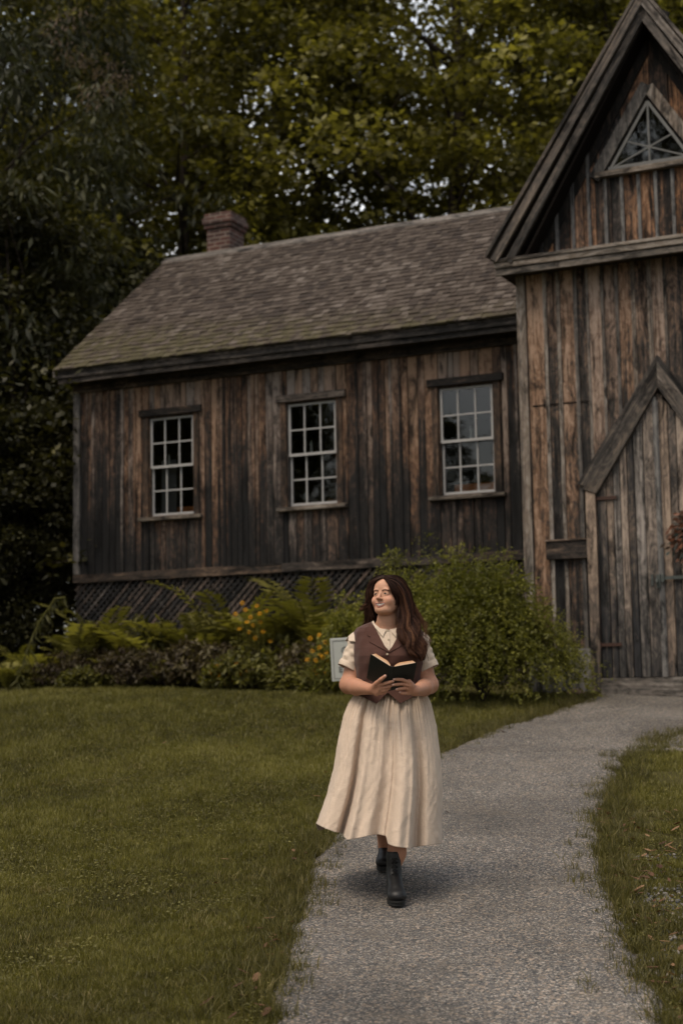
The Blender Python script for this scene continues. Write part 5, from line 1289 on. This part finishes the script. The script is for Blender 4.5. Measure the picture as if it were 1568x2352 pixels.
def garment(name, m, y0, y1, off, keep, thick, nth=420, ny=200, wr=0, parent=None):
    th = np.linspace(0, 2*np.pi, nth, endpoint=False); py = np.linspace(y0, y1, ny); TH, PY = np.meshgrid(th, py)
    o_ = off+ (wr*(np.sin(TH*7+PY*.09)*np.sin(PY*.12+TH*3)+.6*np.sin(TH*17+PY*.05)) if wr else 0*TH)
    P = torso(TH, PY, o_); X, Y = projpx(P); k = keep(X, Y, TH, P)
    I = np.arange(ny*nth).reshape(ny, nth); J = np.roll(I, -1, 1); q = np.stack([I[:-1], J[:-1], J[1:], I[1:]], -1); kk = k[:-1] & np.roll(k, -1, 1)[:-1] & np.roll(k, -1, 1)[1:] & k[1:]
    Fq = q[kk][:, ::-1]; used_ = np.unique(Fq); mp = -np.ones(ny*nth, int); mp[used_] = np.arange(len(used_))
    o = wm(name, P.reshape(-1, 3)[used_], mp[Fq], m, parent=parent); solidify(o, thick, 1.0 if thick > 0 else 0); return o
def Z(zx, zy): return (717.7+zx*.2197, 1291.8+zy*.2197)     # close-up photo crop -> photo position
VNECK = [Z(*p) for p in [(575, 560), (640, 662), (700, 775), (755, 880), (792, 938), (830, 885), (875, 800), (915, 715), (960, 560)]]
hemx = [800, 832, 864.9, 890.2, 918.7, 953, 980]; hemy = [1594, 1601, 1617.5, 1592.5, 1617.5, 1600, 1594]
front = lambda TH: np.sin(TH) < .15
NECKH = [Z(*p) for p in [(600, 520), (630, 600), (652, 648), (705, 692), (772, 713), (812, 713), (862, 700), (896, 668), (915, 600), (940, 520)]]
def keep_vest(X, Y, TH, P):
    k = np.ones(X.shape, bool); fr_ = np.sin(TH) < 0
    k &= ~(fr_ & poly_in(X, Y, VNECK)); k &= np.where(fr_, Y < np.interp(X, hemx, hemy), Y < 1598); k &= ~((~fr_) & (Y < 1432)); return k
vest = garment('vest', M['vest'], 1434, 1619, .012, keep_vest, .0035, nth=700, ny=330, wr=.0011)
LAP = [[Z(*p) for p in [(562, 690), (572, 768), (605, 783), (592, 834), (700, 895), (794, 946), (800, 925), (755, 878), (700, 773), (640, 660), (600, 640)]],
       [Z(*p) for p in [(796, 948), (870, 912), (946, 868), (935, 805), (972, 795), (985, 720), (970, 640), (915, 700), (878, 795), (832, 882), (792, 928)]]]
for pl in LAP:
    garment('lapel', M['vest'], 1432, 1502, .0185, lambda X, Y, TH, P: (np.sin(TH) < 0) & poly_in(X, Y, pl), .003, 700, 130)
garment('blouse_front', M['blouse'], 1430, 1572, .004, lambda X, Y, TH, P: (Y > 1433) & ~((np.sin(TH) < 0) & poly_in(X, Y, NECKH)), .001, nth=700, ny=260, wr=.0008)
PLK = [Z(*p) for p in [(768, 712), (806, 712), (812, 930), (782, 930)]]
garment('button_placket', M['blouse'], 1440, 1510, .0065, lambda X, Y, TH, P: (np.sin(TH) < 0) & poly_in(X, Y, PLK), .0015, 700, 110)
M['button'] = plain('shell_button', (.50, .42, .30), .35, .5)
for (zx, zy), of, nm in (((786, 726), .010, 'shirt_button'), ((789, 818), .010, 'shirt_button'), ((779, 968), .020, 'vest_button')):
    px, py = Z(zx, zy); th = np.array([1.5*np.pi]); P0 = torso(np.arccos(np.array([(px-892)/75.])) * -1, np.array([py]), of)[0]
    mb = MB(); mb.tube([P0, P0+np.array([0, -.003, 0])], .0055, 12); wmb(mb, nm, M['button'], smooth=False)
# collar: two pointed wings and the band round the neck
CW = [[Z(*p) for p in [(585, 560), (612, 640), (676, 716), (735, 787), (754, 738), (773, 711), (705, 690), (652, 645), (632, 590), (620, 520)]],
      [Z(*p) for p in [(813, 711), (834, 746), (872, 788), (915, 748), (950, 690), (945, 600), (915, 540), (898, 600), (896, 666), (862, 699)]]]
for pl in CW: garment('collar', M['blouse'], 1426, 1474, .0105, lambda X, Y, TH, P: (np.sin(TH) < .25) & poly_in(X, Y, pl), .0028, 900, 110)
mb = MB(); c = W(890.5, 1441, 8.402); P = []
for i in range(33):
    a = -math.pi/2-.15-(2*math.pi-.30)*i/32; P.append((c[0]+.0605*math.cos(a), c[1]+.066*math.sin(a), c[2]-.010+.018*math.sin(a)))
mb.tube(P, .009, 8, flat=1.8); wmb(mb, 'collar_band', M['blouse'])
# ---- sleeves
def sleeve(side):
    if side < 0: C0, C1 = W(828, 1466, 8.415), W(798.5, 1537, 8.395); ax_tilt = np.array([-.010, 0, .0])
    else: C0, C1 = W(956, 1466, 8.415), W(984.5, 1538.5, 8.395); ax_tilt = np.array([.010, 0, .0])
    nt, ns = 72, 40; Vs = []; d = (C1-C0); d /= np.linalg.norm(d); a = np.cross(d, [0, 1, 0]); a /= np.linalg.norm(a); b = np.cross(a, d)
    if a[0]*side < 0: a = -a
    sl_ = .17      # hem slants down toward the body
    for j in range(ns):
        s_ = -.16+1.16*j/(ns-1); r = np.interp(s_, [-.16, 0, .12, .4, .8, .86, 1.0], [.012, .044, .053, .053, .0535, .0545, .0570]); 
        for i in range(nt):
            th = 2*math.pi*i/nt; w_ = .0026*math.sin(3*th+s_*11+side)*math.sin(s_*9+th)+.0020*math.sin(5*th-s_*19)+.0016*math.sin(th*2+s_*31)
            w_ *= min(1, max(0, s_*5))*(1-.6*(s_ > .84))
            rr = r+w_+(.0016 if .835 < s_ else 0)
            p = C0+(C1-C0)*s_+a*rr*math.cos(th)+b*rr*math.sin(th)*1.02
            p = p+d*(-math.cos(th)*sl_*rr*max(0, s_))*.55
            Vs.append(p)
    Fs = [(j*nt+i, j*nt+(i+1) % nt, (j+1)*nt+(i+1) % nt, (j+1)*nt+i) for j in range(ns-1) for i in range(nt)]
    o = wm('sleeve', np.array(Vs), np.array(Fs), M['blouse']); solidify(o, .0018, -1 if True else 1)
    # cap flap
    Vf, Ff = [], []; n1, n2 = 26, 9
    for i in range(n1):
        th = -1.9+3.1*i/(n1-1); q = (i/(n1-1)-.5)*2; ln = .058*(1-.42*abs(q)**2.6)*(1-.40*math.exp(-((th+.35)/.16)**2))
        for j in range(n2):
            s_ = j/(n2-1); rr = .046+.013*math.sin(s_*1.8)+.004*s_
            Vf.append(C0+d*(-.026+ln*s_*1.25)+a*rr*math.cos(th)*(.72+.38*s_)+b*rr*math.sin(th)*(.72+.38*s_)+np.array([0, 0, .008*(1-s_)]))
    for i in range(n1-1):
        for j in range(n2-1): k = i*n2+j; Ff.append((k, k+1, k+n2+1, k+n2))
    o2 = wm('shoulder_flap', np.array(Vf), np.array(Ff), M['blouse']); solidify(o2, .002, 0); subsurf(o2, 1)
sleeve(-1); sleeve(1)

# ---- skirt
LY = np.array([1587, 1602, 1615, 1645, 1704, 1768, 1827, 1893]); LX = np.array([820, 813, 804, 791.5, 777.4, 765.9, 750.5, 726.5])
RY = np.array([1587, 1602, 1615, 1627, 1678, 1742, 1806, 1883, 1938]); RX = np.array([968, 977, 983, 987, 999.5, 1009.5, 1014, 1012.5, 1013.5])
HXu = np.array([726, 750, 770, 784, 790, 796, 820, 850, 869, 886, 889.5, 905, 938, 945, 980, 1014]); HYu = np.array([1893, 1905, 1913, 1914, 1924, 1930.5, 1927, 1920, 1918, 1922, 1940, 1946, 1950.5, 1947, 1943, 1938])
# fold ridges on the front: position across the hem (photo px), width, strength
RID = [(742, 22, .07), (800, 13, .052), (838, 26, .024), (912, 23, .100), (936, 8, .045), (985, 22, .038), (1006, 9, .03)]
VAL = [(784, 7, .12), (868, 16, .055), (886, 5, .040), (952, 9, .085), (965, 6, .012)]
NT, NS = 720, 130
rsk = np.random.default_rng(8); ph = rsk.uniform(0, 6.28, 12)
th = np.linspace(0, 2*np.pi, NT, endpoint=False)       # 0 right, 3pi/2 front
def ring(t):
    """t 0 waist .. 1 hem"""
    c, s_ = np.cos(th), np.sin(th); u = c
    yl = 1589+(1893-1589)*t; yr = 1589+(1938-1589)*t
    xl = np.interp(yl, LY, LX); xr = np.interp(yr, RY, RX)
    px = (xl+xr)/2+(xr-xl)/2*u
    hem = np.interp(px if t > .999 else 726+(1014-726)*(u+1)/2, HXu, HYu); wtop = 1588+0*px
    py = wtop+(hem-wtop)*t; fr_ = s_ < 0
    py = np.where(fr_, py, 1588+(1900+8*np.sin(th*5)-1588)*t)
    bf = np.interp(t, [0, .06, .25, .6, 1], [.116, .150, .215, .290, .370]); bb = np.interp(t, [0, .06, .3, 1], [.118, .155, .24, .33])
    dep = np.where(fr_, bf, bb)*np.sign(s_)*np.abs(s_)**.82
    hp_ = 726+(1014-726)*(u+1)/2
    fold = sum(a*np.exp(-((hp_-x)/w_)**2) for x, w_, a in RID)-sum(a*np.exp(-((hp_-x)/w_)**2) for x, w_, a in VAL)
    gro = np.clip((t-.03)/.97, 0, 1)**.8
    d = -fold*gro*fr_
    # gathers
    warp = th+.035*np.sin(th*3+ph[0])+.03*np.sin(th*7+ph[1])
    g1 = np.abs(np.sin(warp*27+1.2*np.sin(th*5+ph[2])))**.7; g2 = np.abs(np.sin(warp*11+ph[3]+1.0*np.sin(th*4+ph[4])))**.8; g3 = .5+.5*np.sin(warp*17+ph[5]+1.5*t)
    am = .013*np.exp(-((t-.02)/.16)**2)+.006*np.exp(-t*3); crk = .0013*np.sin(th*23+t*31+2*np.sin(t*13+th*5))*np.sin(t*19+th*9+ph[6])*np.clip(t*3, 0, 1)+.0012*np.sin(th*41-t*27+3*np.sin(th*7))*np.sin(t*37+ph[7])
    d2 = crk+(g1-.6)*am+(g2-.6)*(.014*np.exp(-((t-.20)/.25)**2)+.002*np.exp(-t*1.2))+(g3-.5)*.008*np.exp(-((t-.4)/.4)**2)
    d2 *= np.clip(t/.015, .3, 1)
    Y0 = 8.405+.02*t+ .0*t
    rx, ry, rz = [CM[i, 0]*(px-784)/FPX+CM[i, 1]*(1176-py)/FPX-CM[i, 2] for i in range(3)]
    X = rx*Y0/ry; Zz = CAMP[2]+rz*Y0/ry; Yy = Y0+dep+d-d2*(-s_)*1.0
    # small sideways shift keeps pleats deep at the sides
    X = X+d2*c
    # leave room so the silhouette stays where it is; the hem in front is nearer the camera, so correct its height for depth
    k = Yy/Y0; Zz = CAMP[2]+(Zz-CAMP[2])*k; X = X*(1+(k-1)*(1-np.abs(c)))
    return np.stack([X, Yy, Zz], 1)
ts = np.linspace(0, 1, NS)**1.0
Vs = np.concatenate([ring(t) for t in ts]); 
I = np.arange(NS*NT).reshape(NS, NT); J = np.roll(I, -1, 1); Fs = np.stack([I[:-1], I[1:], J[1:], J[:-1]], -1).reshape(-1, 4)
o = wm('skirt', Vs, Fs, M['skirt']); o.modifiers.new('sm', 'SMOOTH').iterations = 3; solidify(o, .0022, -1)
# ---- boots
def boot(name, ox, oy, oz, rz, pitch=0):
    T = Matrix.Translation((ox, oy, oz)) @ Matrix.Rotation(rz, 4, 'Z') @ Matrix.Rotation(pitch, 4, 'X')
    Bt = Field((-.075, -.20, .0), (.075, .12, .27), .0028)
    Bt.cap((0, .035, .232), (0, .03, .15), .0385, .0375, .01); Bt.cap((0, .03, .15), (0, .035, .075), .0370, .0390, .01); Bt.cap((0, .045, .06), (0, .045, .035), .038, .040, .01)
    Bt.cap((0, .01, .115), (0, -.085, .066), .0370, .0370, .02); Bt.cap((0, .02, .055), (0, -.10, .045), .037, .041, .02); Bt.ell((0, -.116, .045), (.048, .056, .036), k=.015)
    Bt.cap((0, .035, .32), (0, .035, .285), .06, .048, .003, 's')
    for k, z in enumerate((.10, .125, .155)): Bt.cap((-.04, .015-.0*k, z), (.04, .015, z+.004), .0022, .0022, .003, 's')
    V, F = Bt.mesh(); V[:, 2] = np.maximum(V[:, 2], .016)
    Rm = np.array(T)[:3, :3]; tt = np.array(T)[:3, 3]; tr = lambda V_: np.asarray(V_)@Rm.T+tt
    bt = wm(name, tr(V), F, M['leather']); bt.modifiers.new('s', 'SMOOTH').iterations = 2
    mb = MB(); out = []
    for k in range(40):
        a = 2*math.pi*k/40; y = -.050+.122*math.sin(a); hw = .0455 if y < -.02 else .040
        out.append((np.sign(math.cos(a))*abs(math.cos(a))**.75*hw*(1-.06*(y > .03)), y+(-.0)))
    for (za, zb, g_) in ((0, .015, .99), (.016, .024, 1.025)):
        n = 40; P = [(x*g_, y*g_-.0, za) for x, y in out]+[(x*g_, y*g_, zb) for x, y in out]
        mb.add(tr(P), [tuple(reversed(range(n))), tuple(range(n, 2*n))]+[(i, (i+1) % n, (i+1) % n+n, i+n) for i in range(n)], .5)
    so_ = mb.build('sole', M['rubber'], bt, off=tuple(-ORG))
    # laces and eyelets down the front
    def fr_pt(x, s_):   # s 0 top .. 1 toe side
        y = np.interp(s_, [0, .45, .7, 1], [-.010, -.012, -.040, -.075]); z = np.interp(s_, [0, .45, .7, 1], [.225, .150, .124, .101]); return np.array([x, y+abs(x)*.6-.003, z-abs(x)*.15+.003])
    ml = MB(); me_ = MB()
    for k in range(8):
        s_ = .06+.9*k/7; w_ = .017+.004*(k/7)
        for sg in (-1, 1):
            me_.ell(tr([fr_pt(sg*w_, s_)])[0], (.0026, .0026, .0026), .5, 8, 6)
            if k < 7: ml.tube(tr([fr_pt(sg*w_, s_), fr_pt(0, s_+.065)+np.array([0, -.004, .001]), fr_pt(-sg*w_, s_+.128)]), .0022, 5)
        ml.tube(tr([fr_pt(-w_, s_), fr_pt(0, s_)+np.array([0, -.003, 0]), fr_pt(w_, s_)]), .0021, 5)
    for sg in (-1, 1): ml.tube(tr([fr_pt(0, .12)+np.array([0, -.008, 0]), fr_pt(sg*.016, .10)+np.array([0, -.014, .006]), fr_pt(sg*.022, .16)+np.array([0, -.012, -.004]), fr_pt(sg*.004, .14)+np.array([0, -.009, 0])]), .002, 5)
    ml.build('laces', M['cord'], bt, off=tuple(-ORG)); me_.build('eyelets', M['iron'], bt, off=tuple(-ORG))
    mt = MB(); P = [(-.018, -.012, .15), (.018, -.012, .15), (.016, -.014, .245), (-.016, -.014, .245)]
    return bt
boot('boot', W(907.5, 2060, 8.10)[0], 8.145, float(gz(.25, 8.1))+.012, rad(3))
boot('boot', W(884.5, 1985, 8.86)[0], 8.86, float(gz(.2, 8.85))+.010, rad(-4))
# ---- book
M['cover'] = plain('black_green_cloth_cover', (.010, .013, .011), .62, .35, .25, 90)
def page_mat():
    n = N('old_pages'); tc = n.co((1, 1, 1)); f = n.noise(n.co((40, 40, 40)), 1, 4); sp = n.sep(n.attr().outputs[0])
    n.base(n.mix(sp[0], n.mix(f, (.45, .33, .22), (.54, .42, .30)), (.42, .20, .08))); n.rough(.8); n.bump(n.noise(n.co((6, 6, 900)), 1, 2), .3, .002); return n.m
M['pages'] = page_mat()
bk0 = W(900.5, 1530.5, 8.005)
vv = np.array([.115, -.70, .66]); vv /= np.linalg.norm(vv); xx = np.array([1, .0, -.13]); xx = xx-vv*(xx@vv); xx /= np.linalg.norm(xx); cc = np.cross(vv, xx)
if cc[1] > 0: cc = -cc          # cover side, towards the camera
book = empty('open_book', tuple(bk0)); tagp(book, 'old open book with black cloth covers and browned pages held in the woman\'s hands', 'book')
Hb, Wb = .178, .126
def bp(l, c, v): return xx*l+cc*c-vv*v
def bmesh_(mb, name, m, parent=None): return mb.build(name, m, parent or book)
for sg, phi in ((-1, rad(33)), (1, rad(24))):
    dl = (math.cos(phi), -math.sin(phi)); nl = (math.sin(phi), math.cos(phi))   # in (l, c): along cover, outward normal
    def cp(a, h, v): return bp(sg*(.009+a*dl[0]+h*nl[0]*-1*(-1)), a*dl[1]+h*nl[1], v)
    mb = MB(); V = [cp(a, h, v) for a in (0, Wb) for h in (0, .003) for v in (0, Hb)]
    mb.add(V, [(0, 1, 3, 2), (4, 6, 7, 5), (0, 4, 5, 1), (2, 3, 7, 6), (0, 2, 6, 4), (1, 5, 7, 3)], .5); bevel(bmesh_(mb, 'cover', M['cover']), .0012)
    # page block
    n1 = 14; top = []; 
    for i in range(n1):
        a = Wb*.965*i/(n1-1); hgt = .024*min(1, (i/(n1-1)*3.2)**.6)*(1-.12*i/(n1-1)); a2 = a-.006*(hgt/.024)*(i == n1-1)
        top.append((a-(.010 if sg < 0 else .016)*(i/(n1-1))*0, hgt))
    rows_ = []
    for v, ff in ((.005, 1), (Hb-.005, 1)):
        rows_.append([cp(a, -.0008, v) for a, _ in top]+[cp(a-(.012*h/.024 if a > Wb*.8 else 0), -.001-h, v) for a, h in reversed(top)])
    n = len(rows_[0]); V = rows_[0]+rows_[1]; mb = MB()
    tt = [0.15 if i < n1 else .95 for i in range(n)]
    base_i = len(mb.v)
    for i in range(n-1): mb.add([V[i], V[i+1], V[n+i+1], V[n+i]], [(0, 1, 2, 3)], (.2, .5, .5))
    mb.add([V[n-1], V[0], V[n], V[2*n-1]], [(0, 1, 2, 3)], .2)
    for r_ in (0, n):
        for i in range(n1-1):
            q4 = [V[r_+i], V[r_+i+1], V[r_+n-2-i], V[r_+n-1-i]]; mb.add(q4, [(0, 1, 2, 3)], .2)
            k0 = len(mb.t)-4; mb.t[k0] = mb.t[k0+1] = (.05, 0, 0); mb.t[k0+2] = mb.t[k0+3] = (.95, 0, 0)
    bmesh_(mb, 'pages', M['pages'])
mb = MB(); V = []
for v in (0, Hb):
    for l, c in ((-.0105, .0005), (-.006, .005), (.006, .005), (.0105, .0005), (.006, .0025), (-.006, .0025)): V.append(bp(l, c, v))
mb.add(V, [(0, 1, 2, 3, 4, 5), (11, 10, 9, 8, 7, 6)]+[(i, i+6, (i+1) % 6+6, (i+1) % 6) for i in range(6)], .5); bmesh_(mb, 'spine', M['cover'])
# ---- ring
mb = MB(); c = W(931.5, 1581.3, 8.092); mb.tube([c+np.array([.0015*math.sin(a), .0102*math.cos(a), .0102*math.sin(a)]) for a in np.linspace(0, 2*math.pi, 17)], .0011, 5, caps=False); wmb(mb, 'finger_ring', plain('gold_ring', (.75, .42, .22), .25, .5, .05, 10, 1.0))
# ================================================================ HAIR
rh = np.random.default_rng(55)
def spl(P, n):
    P = np.array(P, float); d = np.r_[0, np.cumsum(np.linalg.norm(np.diff(P, axis=0), axis=1)+1e-6)]; d /= d[-1]
    # Catmull-Rom through the points
    t = np.linspace(0, 1, n); out = np.empty((n, P.shape[1])); 
    Q = np.vstack([2*P[0]-P[1], P, 2*P[-1]-P[-2]])
    for k, tt in enumerate(t):
        i = min(np.searchsorted(d, tt, 'right')-1, len(P)-2); u = (tt-d[i])/(d[i+1]-d[i]); p0, p1, p2, p3 = Q[i], Q[i+1], Q[i+2], Q[i+3]
        out[k] = .5*((2*p1)+(-p0+p2)*u+(2*p0-5*p1+4*p2-p3)*u*u+(-p0+3*p1-3*p2+p3)*u**3)
    return out
NSEG = 30
def guide(G):    # list of (zx, zy, Y)
    P = [W(*Z(a, b), c) for a, b, c in G]; return spl(P, NSEG)
SV, SF, ST = [], [], []; soff = 0
def strands(G0, G1, n, rad_, nclump, wave, Ynoise, tipfan=.006, s0=.0, s1=1.0, tone=.35, tipt=.35, lenv=.1, seed=0, mid=None):
    """strands between two edge guides; clumps share wave phase"""
    global soff
    g0, g1 = guide(G0), guide(G1); gm = guide(mid) if mid else None; t = np.linspace(0, 1, NSEG); rs = np.random.default_rng(seed)
    cl = np.sort(rs.uniform(0, 1, nclump)); cph = rs.uniform(0, 6.28, nclump); cy = rs.normal(0, Ynoise, nclump); ct = rs.normal(0, .09, nclump); cl_len = rs.uniform(1-lenv, 1.0, nclump); cam_ = rs.uniform(.6, 1.4, nclump)
    for i in range(n):
        k = rs.integers(nclump); s_ = s0+(s1-s0)*cl[k]+rs.normal(0, .5/nclump); s_ = np.clip(s_, -.02, 1.02)
        if gm is None: P = g0*(1-s_)+g1*s_
        else: P = g0*(1-s_)*(1-2*s_)*1.0+gm*4*s_*(1-s_)+g1*s_*(2*s_-1)
        conv = (rs.normal(0, 1, 3)*np.array([1, 1.2, .3]))[None]*(.0050*(1-t**2*.75)*np.clip(.35+t*4, 0, 1)+.0006)[:, None]
        ww = (wave*np.clip(t*2.2-.5, 0, 1)*np.sin(cph[k]*.35+s_*5+t*(22+3*cam_[k])+rs.normal(0, .15)))[:, None]*np.array([[1.0, .25, .15]])+(.9*wave*np.clip(t*2.2-.4, 0, 1)*np.cos(cph[k]*.5+s_*7+t*(20+3*cam_[k])))[:, None]*np.array([[0, 1.0, 0]])
        P = P+conv+ww*cam_[k]; P[:, 1] += cy[k]*np.minimum(1, t*3)
        fz = cl_len[k]*rs.uniform(.94, 1); m_ = max(6, int(NSEG*fz)); P = P[:m_]; tl = np.linspace(0, 1, m_)
        if rs.uniform() < .06: P = P+(rs.normal(0, .012, 3))[None]*(tl**2)[:, None]
        r = rad_*(1-.65*tl**2)*rs.uniform(.7, 1.2)
        d = np.gradient(P, axis=0); d /= np.linalg.norm(d, axis=1, keepdims=True)+1e-9
        a = np.cross(d, [0, 1, .2]); a /= np.linalg.norm(a, axis=1, keepdims=True)+1e-9; b = np.cross(a, d)
        ring_ = np.stack([P+a*r[:, None]*math.cos(q)*1.35+b*r[:, None]*math.sin(q)*.8 for q in (math.pi/2, math.pi*7/6, math.pi*11/6)], 1)
        SV.append(ring_.reshape(-1, 3)); ii = np.arange(m_-1)[:, None]*3
        SF.append(np.concatenate([ii+np.array([0, 1, 4, 3]), ii+np.array([1, 2, 5, 4]), ii+np.array([2, 0, 3, 5])])+soff); soff += 3*m_
        tn = np.clip(tone+ct[k]+rs.normal(0, .10)+tipt*tl**1.6, 0, 1); ST.append(np.repeat(tn, 3))
# image right: main mass over the shoulder
Rin = [(766, 174, 8.315), (812, 240, 8.298), (845, 312, 8.302), (884, 385, 8.322), (912, 450, 8.340), (908, 540, 8.328), (900, 650, 8.300), (902, 745, 8.262), (945, 850, 8.235), (985, 915, 8.222), (1060, 965, 8.220), (1115, 1015, 8.225), (1135, 1045, 8.23)]
Rmid = [(758, 165, 8.325), (850, 205, 8.330), (915, 285, 8.325), (955, 375, 8.325), (975, 480, 8.320), (990, 600, 8.300), (1010, 720, 8.262), (1045, 830, 8.232), (1080, 920, 8.222), (1125, 985, 8.222), (1148, 1035, 8.228), (1150, 1060, 8.235)]
Rout = [(760, 150, 8.36), (870, 160, 8.385), (955, 215, 8.39), (1005, 310, 8.395), (1032, 410, 8.40), (1068, 520, 8.39), (1105, 640, 8.36), (1132, 760, 8.315), (1165, 850, 8.29), (1182, 930, 8.275), (1172, 1000, 8.262), (1160, 1050, 8.262)]
strands(Rin, Rout, 2600, .00135, 80, .0095, .010, seed=1, mid=Rmid, tone=.30, tipt=.38, lenv=.22)
strands(Rin, Rout, 1000, .0020, 50, .0080, .006, seed=2, mid=[(a, b, c+.022) for a, b, c in Rmid], tone=.12, tipt=.30, lenv=.25)
Rin2 = [(a+18, b, c+.05) for a, b, c in Rin]; Rout2 = [(a-14, b, c+.03) for a, b, c in Rout]
strands(Rin2, Rout2, 900, .0026, 45, .003, .004, seed=3, tone=.05, tipt=.2, lenv=.3)
# image left: falls behind the far shoulder
Lin = [(738, 162, 8.335), (676, 176, 8.345), (626, 218, 8.365), (606, 292, 8.375), (614, 345, 8.370), (596, 400, 8.390), (600, 470, 8.400), (624, 540, 8.400), (652, 600, 8.400), (660, 650, 8.405)]
Lout = [(752, 145, 8.37), (690, 155, 8.395), (622, 208, 8.405), (588, 285, 8.41), (576, 360, 8.415), (580, 440, 8.41), (575, 520, 8.42), (560, 590, 8.43), (535, 650, 8.435), (505, 690, 8.44)]
strands(Lin, Lout, 1100, .00135, 46, .0035, .006, seed=4, tone=.26, tipt=.25, lenv=.2)
strands([(a+4, b+4, c+.02) for a, b, c in Lin], Lout, 700, .0022, 34, .003, .004, seed=5, tone=.08, tipt=.15, lenv=.2)
# blown curl on the far side
strands([(600, 330, 8.40), (590, 390, 8.40), (560, 432, 8.40), (520, 455, 8.40), (497, 470, 8.40), (500, 500, 8.40), (530, 520, 8.40)], [(605, 300, 8.41), (588, 400, 8.41), (570, 470, 8.41), (555, 500, 8.41), (540, 520, 8.41), (548, 535, 8.41), (565, 540, 8.41)], 170, .0012, 14, .004, .006, seed=6, tone=.3, tipt=.4, lenv=.3)
# back of the head and behind the neck
strands([(745, 150, 8.38), (660, 210, 8.44), (620, 330, 8.47), (600, 450, 8.475), (590, 560, 8.47), (560, 660, 8.465)], [(765, 150, 8.38), (900, 190, 8.44), (975, 330, 8.47), (1010, 480, 8.475), (1040, 620, 8.46), (1070, 760, 8.44)], 1100, .0030, 60, .004, .006, seed=7, tone=.05, tipt=.15, mid=[(755, 140, 8.42), (770, 210, 8.49), (790, 340, 8.50), (800, 480, 8.50), (810, 620, 8.49), (820, 700, 8.485)], lenv=.1)
strands([(768, 158, 8.34), (860, 182, 8.345), (930, 255, 8.345), (975, 355, 8.345)], [(768, 138, 8.40), (880, 148, 8.44), (968, 222, 8.45), (1018, 340, 8.45)], 1100, .0014, 60, .001, .002, seed=17, tone=.24, tipt=.05, lenv=.1)
strands([(748, 152, 8.35), (690, 165, 8.37), (640, 208, 8.39), (610, 290, 8.40)], [(754, 137, 8.40), (690, 147, 8.44), (622, 212, 8.46), (596, 300, 8.46)], 700, .0014, 40, .001, .002, seed=18, tone=.22, tipt=.05, lenv=.1)
# thin flyaways
strands([(1050, 450, 8.36), (1110, 560, 8.35), (1165, 640, 8.33), (1180, 760, 8.31), (1235, 900, 8.28), (1195, 1010, 8.26)], [(1000, 300, 8.38), (1080, 500, 8.37), (1150, 600, 8.36), (1190, 620, 8.35), (1140, 700, 8.33), (1210, 860, 8.3)], 60, .0006, 20, .008, .01, seed=8, tone=.5, tipt=.3, lenv=.4)
# temple lock in front of the ear
strands([(868, 360, 8.31), (862, 420, 8.305), (866, 470, 8.31)], [(880, 380, 8.312), (872, 430, 8.31), (874, 460, 8.315)], 22, .0007, 4, .002, .001, seed=9, tone=.25, tipt=.2)
wm('hair', np.concatenate(SV), np.concatenate(SF), M['hair'], np.concatenate(ST))
# scalp cap below the strands
C = Field(HC-.13, HC+.13, .004)
C.ell(hp(0, -.018, .018), (.0770, .090, .0765), AX, k=.004)
C.ell(hp(-.012, .078, -.032), (.112, .090, .104), AX, k=.004, mode='s'); C.ell(hp(0, .06, -.12), (.12, .12, .08), AX, k=.004, mode='s')
Vc, Fc = C.mesh(); wm('scalp_hair', Vc, Fc, M['hair'], np.full(len(Vc), .12))
